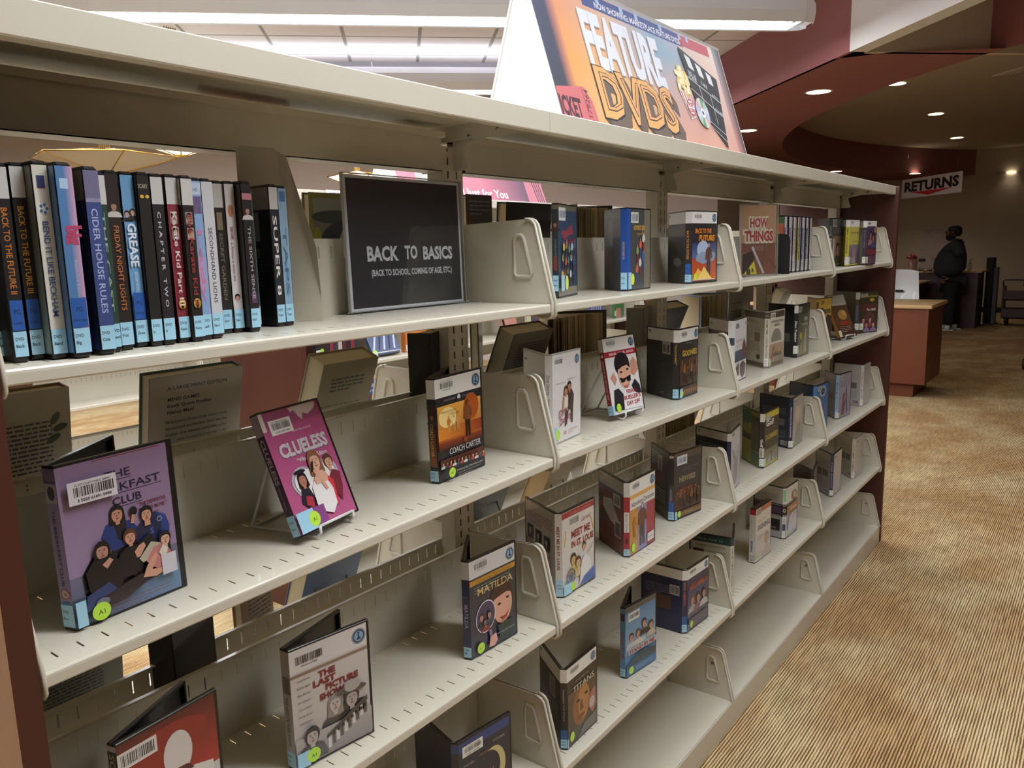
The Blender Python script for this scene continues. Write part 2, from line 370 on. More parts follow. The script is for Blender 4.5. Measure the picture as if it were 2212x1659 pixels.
# ---------------------------------------------------------------- long suspended fluorescent fixtures
def long_fixture(s0, t0, t1, label):
    root = thing('ceiling_light', label, 'ceiling light', st(s0, (t0+t1)/2, 0), rad(-45), 'long suspended fluorescent fixtures')
    L = (t1-t0)/2
    prof = [(-.11, 2.80), (-.125, 2.80), (-.15, 2.86), (-.145, 2.93), (-.09, 2.99), (0, 3.01), (.09, 2.99), (.145, 2.93), (.15, 2.86), (.125, 2.80), (.11, 2.80), (.11, 2.84), (-.11, 2.84)]
    mb = MB(); n = len(prof)
    xs = [-L, -L+.02, -L+.1, L-.1, L-.02, L]; sc = [.35, .8, 1, 1, .8, .35]
    vs = []
    for x, k in zip(xs, sc):
        for y, z in prof: vs.append((x, y*k, 2.80+(z-2.80)*k))
    mb.add(vs, [(i*n+j, (i+1)*n+j, (i+1)*n+(j+1) % n, i*n+(j+1) % n) for i in range(5) for j in range(n)]+[list(range(n)), list(range(5*n, 6*n))[::-1]], 'housing_white', smooth=False)
    mb.obj('housing', root)
    mb = MB()
    for y in (-.055, .055): mb.tube([(-L+.12, y, 2.828), (L-.12, y, 2.828)], .011, 'tube_light', 8)
    mb.add([(-L+.1, -.105, 2.838), (L-.1, -.105, 2.838), (L-.1, .105, 2.838), (-L+.1, .105, 2.838)], [(0, 1, 2, 3)], 'tube_light')
    mb.obj('lamp_tube', root)
    mb = MB(); k = int(2*L/.085)
    for i in range(k):
        x = -L+.1+(2*L-.2)*i/(k-1); mb.box(x, x+.002, -.105, .105, 2.803, 2.822, 'housing_white')
    for y in (-.105, 0, .103): mb.box(-L+.1, L-.1, y, y+.002, 2.803, 2.822, 'housing_white')
    o = mb.obj('louver', root)
    for nm, z, rx, pw, wd in (('tube_lamp', 2.8005, 0, FIX_WATT, .2), ('uplight_lamp', 3.014, pi, FIX_WATT*.22, .14)):
        ld = bpy.data.lights.new(nm, 'AREA'); ld.shape = 'RECTANGLE'; ld.size = 2*L-.3; ld.size_y = wd; ld.energy = pw*(2*L)/6; ld.color = (.93, .96, 1)
        lo = bpy.data.objects.new(nm, ld); COL.objects.link(lo); lo.parent = root; lo.location = (0, 0, z); lo.rotation_euler = (rx, 0, 0)
    for x in [-L+.4+i*1.2 for i in range(int((2*L-.6)/1.2)+1)]:
        mb = MB(); mb.tube([(x, 0, 3.0), (x, 0, CEIL)], .0018, 'steel', 5); mb.obj('suspension_cable', root)
    return root
for s0, t0, lb in ((-.1, -3.2, 'white linear ceiling fixture over the near aisle'), (2.08, -3.6, 'white linear ceiling fixture hung over the wooden-ended shelf'),
                   (4.30, -3.8, 'long white linear ceiling fixture across the top of the view'), (6.45, -3.8, 'far white linear ceiling fixture seen just above the shelf top')):
    long_fixture(s0, t0, 3.04 if s0 > 4 else 2.9, lb)

# ---------------------------------------------------------------- recessed downlights
def downlight(x, y, z, label, power=1.0, lamp=True):
    root = thing('downlight', label, 'ceiling light', (x, y, z), 0, 'recessed round downlights')
    mb = MB(); n = 28; R = .095
    vs = [(r*cos(2*pi*i/n), r*sin(2*pi*i/n), h) for r, h in ((R+.016, -.002), (R, -.004), (R, -.001)) for i in range(n)]
    mb.add(vs, [(j*n+i, (j+1)*n+i, (j+1)*n+(i+1) % n, j*n+(i+1) % n) for j in range(2) for i in range(n)], 'white_paint'); mb.obj('trim_ring', root)
    mb = MB(); mb.add([(R*cos(2*pi*i/n), R*sin(2*pi*i/n), -.0025) for i in range(n)], [list(range(n))[::-1]], 'downlight'); mb.obj('lens', root)
    if lamp:
        ld = bpy.data.lights.new('lamp', 'SPOT'); ld.energy = SPOT_POWER*power; ld.color = (1, .88, .7); ld.spot_size = rad(115); ld.spot_blend = .6; ld.shadow_soft_size = .09
        lo = bpy.data.objects.new('lamp', ld); COL.objects.link(lo); lo.parent = root; lo.location = (0, 0, -.02)
sc_ = .898
def up(x, y): return (-.288+(x+.288)*sc_, -.825+(y+.825)*sc_)
for x, y, z, lb in ((*up(7.521, 1.514), SOF, 'nearest recessed downlight in the maroon soffit'), (*up(9.471, 2.926), SOF, 'recessed downlight in the maroon soffit beside the film sign edge'),
                    (*up(16.3, 3.75), SOF, 'recessed downlight in the maroon soffit above the far end of the shelf top'), (*up(18.3, 2.72), SOF, 'recessed downlight directly above the returns banner'), (*up(19.9, 1.16), SOF, 'rightmost recessed downlight in the maroon soffit')):
    downlight(x, y, z, lb)
def rc(x, y): k = (CEIL-1.4276)/(3.0-1.4276); return (-.288+(x+.288)*k, -.825+(y+.825)*k)
for x, y, lb in ((*rc(8.734, 1.112), 'recessed downlight half hidden behind the soffit rim'), (*rc(11.216, 1.168), 'recessed downlight in the round ceiling recess, larger of the two'), (*rc(14.119, 1.358), 'recessed downlight in the round ceiling recess, smaller and farther')):
    downlight(x, y, CEIL-.014, lb, .8)
x, y = rc(8.75, .02); mb = MB()
mb.cbox(-.3, .3, -.3, .3, -.012, 0, .004, 'white_paint'); 
for i in range(4): k = .26-i*.06; mb.box(-k, k, -k, -k+.02, -.02, -.012, 'beige_paint'); mb.box(-k, k, k-.02, k, -.02, -.012, 'beige_paint'); mb.box(-k, -k+.02, -k, k, -.02, -.012, 'beige_paint'); mb.box(k-.02, k, -k, k, -.02, -.012, 'beige_paint')
tag(mb.obj('air_vent', loc=(x+.25, y-.1, CEIL-.012), rot=(0, 0, rad(45))), 'square ceiling air vent at the right edge', 'air vent')
x, y = up(8.9, 1.75); mb = MB(); mb.lathe([(.03, 0), (.03, -.01), (.008, -.014), (.008, -.04), (.022, -.045), (.022, -.048)], (0, 0, 0), 'brass', 12)
tag(mb.obj('sprinkler', loc=(x+.6, y+.15, CEIL-.012)), 'small fire sprinkler on the round recessed ceiling', 'sprinkler')
# ---------------------------------------------------------------- pyramid pendants
def pendant(x, y, z, R, H, lit, label, stem=1.0, rz=0):
    root = thing('pendant_light', label, 'pendant lamp', (x, y, z), rz, 'pyramid glass pendants')
    mb = MB(); n = 6; m = 'shade_light' if lit else 'shade_off'
    vs = [(R*cos(2*pi*i/n), R*sin(2*pi*i/n), H) for i in range(n)]+[(.045*cos(2*pi*i/n), .045*sin(2*pi*i/n), 0) for i in range(n)]
    mb.add(vs, [(i, n+i, n+(i+1) % n, (i+1) % n) for i in range(n)]+[list(range(n, 2*n))], m)
    vs2 = [(R*cos(2*pi*i/n)*.99, R*sin(2*pi*i/n)*.99, H) for i in range(n)]+[(0, 0, H+.06)]
    mb.add(vs2, [(i, (i+1) % n, n) for i in range(n)], 'shade_off' if not lit else 'shade_light'); mb.obj('shade', root)
    mb = MB()
    for i in range(n):
        a = 2*pi*i/n; mb.tube([(R*cos(a), R*sin(a), H), (.047*cos(a), .047*sin(a), 0)], .005, 'brass', 5)
        b = 2*pi*(i+1)/n; mb.tube([(R*cos(a), R*sin(a), H), (R*cos(b), R*sin(b), H)], .006, 'brass', 5)
        mb.tube([(R*cos(a), R*sin(a), H), (.04*cos(a), .04*sin(a), H+.06)], .005, 'brass', 5)
    mb.lathe([(.05, -.012), (.05, .006)], (0, 0, 0), 'brass', 12); mb.obj('brass_frame', root)
    mb = MB()
    for d in (-.045, -.027, -.009, .009, .027, .045): mb.tube([(d, 0, H+.04), (d, 0, CEIL-z)], .005, 'brass', 5)
    mb.obj('stem', root)
pendant(3.204, 5.0, 2.21, .37, .11, True, 'lit cream pyramid pendant hanging between the shelf beam and the film cases')
pendant(2.62, 5.0, 2.03, .50, .12, False, 'unlit pyramid pendant above the left end of the film cases', rz=.3)
pendant(5.9, 6.0, 2.17, .33, .11, True, 'lit pyramid pendant partly behind the dark shelf sign', rz=.2)
# ---------------------------------------------------------------- steel cantilever shelving
XB = [0, .9216, 1.832, 2.734, 3.6577]
ROWZ = [[1.3287, 1.3286, 1.3286, 1.3303, 1.3353], [1.0199, 1.0363, 1.0271, 1.0288, 1.0234], [.6969, .6960, .6960, .6999, .6957], [.3742, .3742, .3730, .3757, .3738]]
BASEZ = .0785; CAN = 1.6695; DEEP = .215; YC = .2545     # canopy top, shelf depth, centre line of the double unit
def zslope(row, x):
    return math.atan2(zrow(row, x-.03)-zrow(row, x+.03), .06)
def zrow(row, x):
    zs = ROWZ[row-1]
    for i in range(4):
        if x <= XB[i+1] or i == 3:
            f = (x-XB[i])/(XB[i+1]-XB[i]); return zs[i]+(zs[i+1]-zs[i])*f
def slot_band(mb, x0, x1, a0, a1, lay, gap0=.0247, pitch=.0265, sw=.0022):
    """solid segments between slots; lay(xa, xb, a0, a1) adds the plate piece"""
    x = x0; k = x0+gap0
    while k < x1-.01:
        lay(x, k-sw/2, a0, a1); x = k+sw/2; k += pitch
    lay(x, x1, a0, a1)
def shelf_mesh(Lx, base=False):
    """one shelf with its turned-up back, origin at the front left lip, depth along +y"""
    mb = MB(); th = .0014; a = .0065; b = Lx-.0065; m = 'cream_metal'
    fl = lambda x0, x1, y0, y1: mb.box(x0, x1, y0, y1, -th, 0, m)
    if base:
        fl(a-.006, b+.006, .002, DEEP)
        mb.cbox(a-.0062, b+.0062, 0, .004, -BASEZ, 0, .0012, m)
    else:
        fl(a, b, .003, .025); slot_band(mb, a, b, .025, .043, fl); fl(a, b, .043, .189); slot_band(mb, a, b, .189, .206, fl); fl(a, b, .206, DEEP)
        # rolled front lip
        pr = [(.004, 0), (.0015, -.0007), (.0003, -.0025), (0, -.005), (0, -.0145), (.001, -.0163), (.012, -.0165), (.012, -.0152), (.003, -.0152), (.0016, -.014), (.0016, -.004), (.004, -.0014)]
        vs = [(x, y, z) for x in (a, b) for y, z in pr]; n = len(pr)
        mb.add(vs, [(i, (i+1) % n, n+(i+1) % n, n+i) for i in range(n)]+[list(range(n))[::-1], list(range(n, 2*n))], m)
    bk = lambda x0, x1, z0, z1: mb.box(x0, x1, DEEP-th, DEEP, z0, z1, m)
    if base: bk(a, b, 0, .125)
    else: bk(a, b, 0, .093); slot_band(mb, a, b, .093, .113, bk); bk(a, b, .113, .124)
    mb.cbox(a, b, DEEP-.001, DEEP+.008, .1225, .1255, .001, m)
    return mb.mesh('shelf')
PL = [(.222, -.022), (.222, .150), (.056, .1555), (.047, .1552), (.040, .152), (.034, .145), (-.0025, .001), (-.0025, -.020), (.002, -.0255), (.018, -.0265), (.05, -.020)]
def bracket_mesh(side, base=False):
    """end bracket; side=+1 lies just beyond the shelf's right end"""
    mb = MB(); P = [(y, z) for y, z in PL]
    if base: P = [(.222, .0), (.222, .150), (.056, .1555), (.047, .1552), (.040, .152), (.034, .145), (-.001, .001), (-.001, 0)]
    x0 = 0 if side > 0 else -.0014
    mb.prism([(x0, y, z) for y, z in P], (.0014, 0, 0), 'cream_metal')
    # rolled rim round the free edges
    rim = [p for p in P if not (p[0] > .2 and p[1] < .0)]; rim = rim[1:] if not base else rim[1:]
    path = [(-.0022*side+x0+.0007, y, z) for y, z in rim]
    mb.tube(path, .0028, 'cream_metal', 6)
    # pressed hand recess
    R = [(.083, .118), (.078, .126), (.066, .127), (.0605, .121), (.043, .056), (.047, .050), (.078, .050), (.083, .056)]
    mb.tube([(x0+.0007-.0012*side, y, z) for y, z in R], .0036, 'cream_metal', 8, closed=True)
    if base: mb.lathe([(.005, 0), (.004, .003)], (x0+.0007, .066, .105), 'steel', 10, T=Matrix.Rotation(-pi/2*side, 4, 'Y'))
    return mb.mesh('end_bracket')
def post_mesh(H):
    mb = MB(); m = 'cream_metal'; w_ = .031; d = .019
    for x0, x1 in ((-w_, -.0145), (-.0105, .0105), (.0145, w_)):
        for y in (-d, d-.0015): mb.box(x0, x1, y, y+.0015, 0, H, m)
    z = .02
    while z < H-.01:
        for xc in (-.0125, .0125):
            for y in (-d, d-.0015): mb.box(xc-.002, xc+.002, y, y+.0015, z+.014, z+.0254, m)
        z += .0254
    mb.box(-w_, -w_+.0015, -d, d, 0, H, m); mb.box(w_-.0015, w_, -d, d, 0, H, m); mb.box(-.022, .022, -.002, .002, 0, H, 'dark')  # dark centre sheet stands in for the shade inside the hollow post
    return mb.mesh('upright')
def canopy_mesh(Lx, W):
    mb = MB(); m = 'cream_metal'; h = .0375
    pr = [(0, -.0015), (.002, 0), (W-.002, 0), (W, -.0015), (W, -h+.002), (W-.001, -h), (W-.02, -h), (W-.02, -h+.0015), (W-.0015, -h+.0015), (W-.0015, -.0015), (.0015, -.0015), (.0015, -h+.0015), (.02, -h+.0015), (.02, -h), (.001, -h), (0, -h+.002)]
    n = len(pr); mb.add([(x, y, z) for x in (0, Lx) for y, z in pr], [(i, (i+1) % n, n+(i+1) % n, n+i) for i in range(n)]+[list(range(n))[::-1], list(range(n, 2*n))], m)
    mb.box(.002, .004, .002, W-.002, -.03, -.001, m); mb.box(Lx-.004, Lx-.002, .002, W-.002, -.03, -.001, m)
    return mb.mesh('canopy_top')
def link(name, me, parent, loc, rot=None):
    o = bpy.data.objects.new(name, me); COL.objects.link(o); o.parent = parent; o.location = loc
    if rot: o.rotation_euler = rot
    return o
def shelving(name, label, org, xb, rowz, rear, can=CAN, panels=(True, True), post_skip=()):
    root = thing(name, label, 'shelving unit', org)
    H = can-.04
    pm = post_mesh(H); W = 2*YC
    B = {(s, b): bracket_mesh(s, b) for s in (1, -1) for b in (False, True)}
    for i, x in enumerate(xb): link('upright', pm, root, (min(max(x, .033), xb[-1]-.033), YC, 0))
    for i in range(len(xb)-1):
        Lx = xb[i+1]-xb[i]; sm = shelf_mesh(Lx); bmsh = shelf_mesh(Lx, True)
        for side in (0, 1):
            rows = rowz if side == 0 else rear
            for zs in rows+[[BASEZ]*(len(xb))]:
                base = zs[0] == BASEZ; z0, z1 = zs[i], zs[i+1]; ang = math.atan2(z0-z1, Lx)
                if side == 0: o = link('base_shelf' if base else 'shelf', bmsh if base else sm, root, (xb[i], -.009 if base else 0, z0), (0, ang, 0))
                else: o = link('base_shelf' if base else 'shelf', bmsh if base else sm, root, (xb[i+1], 2*YC+(.009 if base else 0), z1), (0, -ang, pi))
                for s in (-1, 1):
                    link('end_bracket', B[(s, base)], o, (.0035 if s < 0 else Lx-.0049, 0, 0))
        link('canopy_top', canopy_mesh(Lx-.001, W-.004), root, (xb[i], .001, can))
        # header beam under the canopy
        mb = MB(); a, b = .035, Lx-.035
        for y in (YC-.024, YC+.0225): mb.box(a, b, y, y+.0015, -.088, -.014, 'cream_metal')
        mb.box(a, b, YC-.036, YC-.0225, -.0265, -.0165, 'cream_metal'); mb.box(a, b, YC-.024, YC+.024, -.088, -.0865, 'cream_metal')
        mb.box(a, b, YC+.0225, YC+.036, -.0265, -.0165, 'cream_metal')
        mb.obj('header_beam', root, (xb[i], 0, can))
    # canopy brackets
    mb = MB(); pr = [(.232, -.001), (.080, -.001), (.078, -.012), (.192, -.031), (.203, -.036), (.190, -.074), (.194, -.0785), (.232, -.0785)]
    mb.prism([(0, y, z-.003) for y, z in pr], (.002, 0, 0), 'cream_metal')
    for y in (.115, .185): mb.lathe([(.007, 0), (.007, .003), (.003, .003), (.003, .008)], (0, y, -.014-.006*(y > .15)), 'steel', 8, T=Matrix.Rotation(-pi/2, 4, 'Y'))
    cb = mb.mesh('canopy_bracket')
    for x in xb:
        link('canopy_bracket', cb, root, (max(.004, min(x, xb[-1]-.006)), 0, can-.004)); link('canopy_bracket', cb, root, (max(.006, min(x+.002, xb[-1]-.004)), 2*YC, can-.004), (0, 0, pi))
    for k, x0 in ((0, -.0255), (1, xb[-1]+.002)):
        if panels[k]:
            mb = MB(); mb.cbox(x0, x0+.0235, -.012, 2*YC+.012, 0, can, .0015, 'wood')
            if not k and org[0] == 0: mb.box(x0-.0006, x0, -.0115, 2*YC+.0115, .002, can-.002, 'wood_lit')  # outer face of the same wood, its brighter lighting put into a paler colour
            mb.box(x0-.0002, x0+.0237, -.0125, -.0118, .002, can-.002, 'wood_edge'); mb.obj('end_panel', root)
    return root
REAR = [[1.3287]*5, [1.0271]*5, [.6969]*5, [.3742]*5]
shelving('shelving_unit', 'cream steel double-sided shelving unit with wooden ends displaying film cases', (0, 0, 0), XB, ROWZ, REAR)
# the next unit across the rear aisle
X2 = [0, .914, 1.828, 2.742]
shelving('shelving_unit', 'second cream shelving unit beyond the rear aisle, with a picks sign on top', (1.597, 1.6, 0), X2, [[1.30]*4, [.993]*4, [.70]*4, [.37]*4], [[1.25]*4, [.872]*4, [.60]*4, [.34]*4])
shelving('shelving_unit', 'farthest white shelving unit behind a brown wooden end', (1.30, 3.3, 0), [0, .914, 1.828], [[1.30]*3, [1.0]*3, [.70]*3, [.37]*3], [[1.3]*3, [1.0]*3, [.7]*3, [.37]*3])
# ---------------------------------------------------------------- film cases
def panel(mb, O, d, nrm, w_, h, plastic, th=.0068):
    """one tray-shaped half of a case: outer plate plus rims on three sides. O hinge bottom, d along, nrm outward"""
    T = Matrix((Vector((d.x, d.y, 0)), Vector((-nrm.x, -nrm.y, 0)), Vector((0, 0, 1)))).transposed().to_4x4(); T.translation = O
    mb.cbox(0, w_, 0, .0016, 0, h, .0006, plastic, T)
    mb.cbox(0, w_, .0005, th, h-.004, h, .0008, plastic, T); mb.cbox(0, w_, .0005, th, 0, .004, .0008, plastic, T)
    mb.cbox(w_-.0045, w_, .0005, th, .0005, h-.0005, .0009, plastic, T, axes='z')
    mb.cbox(w_-.020, w_-.0085, .001, th-.001, h*.44, h*.56, .0005, plastic, T)
    mb.lathe([(.0585, .0017), (.0585, .0025), (.06, .0025), (.06, .0017)], T @ Vector((w_*.5, 0, h*.5)), plastic, 28, T=T.to_3x3().to_4x4() @ Matrix.Rotation(-pi/2, 4, 'X'), smooth=False)
    return T
def std_front(f, W, H, o, code, dot=True):
    pass
def open_case(key, label, place, art, plastic='black_plastic', group='open film cases standing on the shelves'):
    row, x, y, ar, al, h, w_, ws = place
    z = zrow(row, x)+.0006
    r = Vector((cos(ar), sin(ar))); l = Vector((cos(al), sin(al))); b = (r+l).normalized(); s = Vector((b.y, -b.x))
    if s.dot(r) < 0: s = -s
    root = thing('dvd_case', label, 'DVD case', (x, y, z), 0, group); root.rotation_euler = (0, zslope(row, x), 0)
    H1 = Vector((-s.x*ws/2, -s.y*ws/2, 0)); H2 = -H1
    nr = Vector((r.y, -r.x, 0)); nl = Vector((-l.y, l.x, 0)); ns = Vector((s.y, -s.x, 0))
    if ns.dot(Vector((b.x, b.y, 0))) > 0: ns = -ns
    r3, l3, s3 = (Vector((q.x, q.y, 0)) for q in (r, l, s)); up = Vector((0, 0, 1))
    Wm, Hm, Sm = w_*1000, h*1000, ws*1000
    m1 = MB(); panel(m1, H2, r3, nr, w_, h, plastic); fo = m1.obj('front_cover', root)
    m1 = MB(); f = Face(m1, H2, r3, up, nr); f.W, f.H = Wm-5, Hm; art(f, 'front'); m1.obj('printed_sleeve', fo)
    m2 = MB(); panel(m2, H1, l3, nl, w_, h, plastic); bo = m2.obj('back_cover', root)
    if nl.dot(Vector((-.288-x, -.825-y, 0))) > 0:
        m2 = MB(); f = Face(m2, H1+l3*(w_-.005), -l3, up, nl); f.W, f.H = Wm-5, Hm; art(f, 'back'); m2.obj('printed_sleeve', bo)
    m3 = MB(); T = Matrix((s3, -ns, up)).transposed().to_4x4(); T.translation = H1
    m3.cbox(0, ws, 0, .0018, 0, h, .0006, plastic, T); so = m3.obj('spine', root)
    m3 = MB(); f = Face(m3, H1, s3, up, ns); f.W, f.H = Sm, Hm; art(f, 'spine'); m3.obj('printed_sleeve', so)
    return root
LB = '9fcfe4'
def topband(f, side, hgt=30, col='e2e1dc', logo=True, bc=True):
    H = f.H-3
    f.r(0, H-hgt, f.W, hgt, col)
    if side == 'front':
        if bc: f.bars(14, H-hgt*.55, 34, hgt*.3, seed=int(f.H)); f.fit('SCOTT COUNTY PUBLIC LIBRARY', 16, 46, H-hgt*.2, 2.2, '333333'); f.fit('3 5020 61437 7828', 20, 42, H-hgt*.66, 2.6, '333333')
        if logo: f.logo(f.W-14, H-hgt*.5, hgt*.36)
    if side == 'back': f.r(5, H-10, 10, 3, '3a3a3a'); f.r(5, H-14, 12, 1.2, '6a6a6a'); f.r(5, H-6.5, 10, 1, '3a3a3a')
def lab(f, side, t2, y=4, h=21, w_=16, white=False, dot=True, txt='DVD'):
    c = 'e4e4de' if white else LB
    if side == 'spine':
        f.r(0, y, f.W, h, c)
        f.t(txt, 1.4, y+h*.62, 5, '1e2a34', bold=.01, sx=.8); f.t(t2, 1.4, y+h*.32, 4.6, '1e2a34', bold=.01, sx=.8)
        if white: f.t('2006', 1.4, y+h*.08, 3.8, '1e2a34', sx=.8)
    if side == 'front':
        f.r(0, y, w_ if dot else w_*.6, h, c)
        if dot: f.e((15 if not white else 10), y+11, 7.2 if not white else 5.5, 7.6, 'c8ee4e' if not white else 'bfe45a', 24); f.t('A1', (15 if not white else 10), y+8.5, 5, '2a3414', 'c')
def pg(f, side, y=27):
    if side == 'spine': f.r(.5, y, f.W-1, 30, '2c5fa8'); f.t('PG', f.W/2, y+14, 7, '1a3a70', 'c', bold=.01, sx=.8); f.fit('RATED', 2, f.W-2, y+6, 3, '1a3a70')
def A(fn):
    ART[fn.__name__] = fn; return fn
ART = {}
@A
def lilac_five(f, s):
    if s == 'front':
        f.r(0, 3, f.W-3, f.H-6, '59637c', '97809f'); f.r(0, 60, f.W-3, f.H-63, '9a83a6', '8f7798'); f.rh(0, 3, f.W-3, 32, '4a5468', '6a86a4')
        f.r(40, f.H-5.2, 80, 1, '8a3434')
        for tx, x0, x1, y in (('THE', 52, 82, 160), ('BREAKFAST', 26, 117, 144), ('CLUB', 57, 92, 128)):
            f.fit(tx, x0, x1, y, 13, '241c3a', bold=.012); f.line(x0-1, y-2.5, x1+1, y-2.5, .7, '3a3050')
        f.fit('\u201cTHE DEFINITIVE', 86, 121, 119, 6.5, '7a2a3c', bold=.008); f.fit("\u201980s TEEN MOVIE.\u201d", 86, 122, 112, 6.5, '7a2a3c', bold=.008); f.fit('Empire', 98, 111, 106.5, 4, '7a2a3c')
        # five young people sitting together
        f.p([(16, 22), (14, 60), (26, 76), (40, 80), (46, 70), (60, 96), (88, 92), (104, 96), (120, 84), (121, 30), (60, 24)], '1a171c')
        f.p([(44, 84), (40, 96), (46, 108), (58, 114), (66, 108), (76, 106), (84, 92), (70, 78), (52, 76)], '24397a'); f.p([(56, 104), (62, 112), (70, 104), (66, 84), (58, 88)], '1c1a26')
        f.p([(80, 78), (78, 92), (90, 103), (106, 107), (118, 100), (122, 86), (118, 66), (112, 60), (92, 62)], '20284c'); f.p([(106, 106), (118, 100), (122, 86), (119, 68), (110, 74), (112, 92)], '2b4488')
        f.ring(110, 97, 3.4, 2.2, '8a94a8'); f.t('S', 97, 82, 10, '4a66b0', bold=.03)
        f.head(60, 118, 8.5, 'c89078', '19151c', None, 1.3); f.e(79, 116, 5, 5.6, '17141c'); f.line(79, 112, 76, 102, 4, 'c89078')
        f.head(94, 108, 8, 'cf9a7e', '171418', None); f.r(90.5, 94, 7, 6, 'cf9a7e')
        f.head(71, 87, 8, 'cf9a80', '5a3a2a', '1b191f'); f.p([(56, 44), (54, 66), (64, 76), (80, 76), (94, 84), (100, 74), (84, 62), (72, 40)], '18161c')
        f.p([(74, 68), (80, 74), (86, 76), (88, 71), (80, 60), (76, 60)], 'cf9a80'); f.head(37, 82, 9, 'b98878', '121014', None, 1.8)
        f.p([(18, 40), (16, 62), (26, 74), (48, 74), (58, 60), (56, 36), (34, 26)], '141216'); f.p([(35, 66), (44, 72), (48, 68), (40, 60)], 'c49282')
        f.p([(12, 18), (14, 36), (40, 44), (48, 34), (36, 22)], '2e3e6c'); f.p([(18, 12), (22, 26), (60, 36), (80, 40), (84, 28), (60, 18)], '2a1c1e')
        f.p([(82, 52), (78, 58), (94, 74), (108, 68), (112, 58)], 'b8b09a'); f.p([(92, 44), (86, 52), (96, 66), (110, 68), (118, 54), (112, 40), (100, 38)], 'c47c78')
        f.p([(80, 34), (86, 46), (98, 60), (100, 54), (92, 40), (104, 38), (118, 40), (112, 34), (96, 30)], 'd09a80'); f.head(112, 72, 7.4, 'dcae98', '241618', None); f.p([(102, 58), (108, 66), (114, 60), (112, 54), (106, 50)], 'd8d2c0')
        f.r(104, 28, 19, 25, 'cfcad2'); f.para(30, 16, 84, 3, 4, '7a3a4a', .7)
        f.e(30, 24, 8, 5, '6a6c80'); lab(f, s, 'Brea', 4, 30, 19, dot=False); f.e(27, 14, 10.5, 10.5, 'b6e33c', 28); f.t('A1', 27, 10.5, 8, '2a3414', 'c')
        f.k += 1; ex = Face(f.mb, f.P(8, 143), f.ex*cos(.01)-f.ey*sin(.01), f.ey, f.n); ex.r(0, 0, 54, 26, 'dedbe0'); ex.fit('SCOTT COUNTY PUBLIC LIBRARY', 8, 48, 20.5, 3.4, '222222', bold=.015); ex.bars(6, 8.5, 44, 11); ex.fit('3 5020 61491 0989', 9, 47, 2.6, 4.8, '1a1a1a', bold=.02)
    elif s == 'spine':
        f.r(0, 3, f.W, f.H-6, '8f809f', '877498'); f.r(1, f.H-42, f.W-2, 22, 'a9a1a8'); f.e(f.W/2, f.H-31, 5, 8, '1c181c'); f.r(1, f.H-20, f.W-2, 3, '5c4a78')
        f.fitv('THE BREAKFAST CLUB', 5.6, f.H-50, 52, 6, '2c2440', bold=.008); f.ring(f.W/2, 43, 6.5, 5.4, 'a06060'); f.e(f.W/2, 43, 5, 5, 'c4a8a0'); f.t('15', f.W/2, 41, 5, '8a2a2a', 'c', bold=.03); f.e(f.W/2, 31, 6.5, 3, '2f6a9c')
        lab(f, s, 'Brea', 4, 26)
@A
def pink_heart(f, s):
    if s == 'front':
        f.r(0, 3, f.W, f.H-6, 'b85c88', 'b04a7c'); f.r(0, f.H-26, f.W, 23, '9a4a74'); f.p([(60, f.H-4), (63, f.H-12), (70, f.H-9), (76, f.H-20), (82, f.H-26), (86, f.H-16), (96, f.H-20), (112, f.H-14), (118, f.H-8), (116, f.H-3.5)], 'cfc2c0')
        f.r(0, f.H-30, 8, 27, 'd8d0cc')
        f.k += 1; f.sticker(14, 148, w=44, h=22)
        f.fit('CLUELESS', 16.8, 117, 112.4, 27, '8a6a84', bold=.05); f.fit('CLUELESS', 16, 116, 114, 27, 'cfc6cc', bold=.045)
        f.fit('Alicia Silverstone', 52, 92, 146, 5, 'e8dce4'); f.fit('\u201cWhatever!\u201d Edition', 42, 106, 101, 9, 'f0e6ee', bold=.01)
        def heart(k, c):
            P = []
            for i in range(40):
                a = 2*pi*i/40; P.append((66+k*16*sin(a)**3*3.1, 62+k*(13*cos(a)-5*cos(2*a)-2*cos(3*a)-cos(4*a))*2.75))
            f.p(P, c)
        heart(1.0, 'b9b2ba'); heart(.92, '8f8894'); heart(.88, 'ece6e6')
        f.p([(22, 44), (30, 66), (44, 66), (52, 40), (40, 26)], '25222a'); f.p([(30, 40), (34, 52), (46, 48), (44, 30)], 'b23444'); f.head(38, 76, 9.5, 'b87a60', '1a1416', None, 1.2); f.e(37, 88, 12, 3, '15121a')
        f.p([(92, 44), (92, 66), (102, 76), (116, 68), (112, 46), (102, 26)], '7c2c38'); f.head(100, 88, 9.5, 'd8a288', '5c3a26', None)
        f.p([(60, 22), (56, 58), (66, 72), (84, 74), (96, 60), (92, 24)], 'd83c48'); f.p([(48, 34), (50, 60), (60, 70), (72, 62), (84, 66), (90, 48), (88, 26), (74, 14), (60, 20)], 'ece6e4')
        f.head(72, 96, 13, 'dcab90', '8a5a3c', None, 1.5); f.p([(66, 78), (80, 80), (88, 70), (84, 62), (60, 62), (58, 70)], 'dcab90'); f.line(60, 82, 66, 96, 4, '1a181c'); f.line(64, 84, 78, 50, 6, 'd8a288')
        f.r(28, 3, 30, 30, '8a4a86'); f.r(0, 4, 34, 30, LB); f.e(32, 18, 11, 11, 'bde84a', 28); f.t('A1', 32, 14.5, 8, '2a3414', 'c')
    else:
        f.r(0, 3, f.W, f.H-6, '3c1838'); f.r(0, f.H-34, f.W, 31, '9a8c98'); f.fitv('CLUELESS', 3.6, f.H-38, 80, 11, 'a89aa8', bold=.03); f.fitv('\u201cWhatever!\u201d Edition', 5, 78, 44, 4, 'b0a0b0'); lab(f, s, 'Clue', 4, 30)
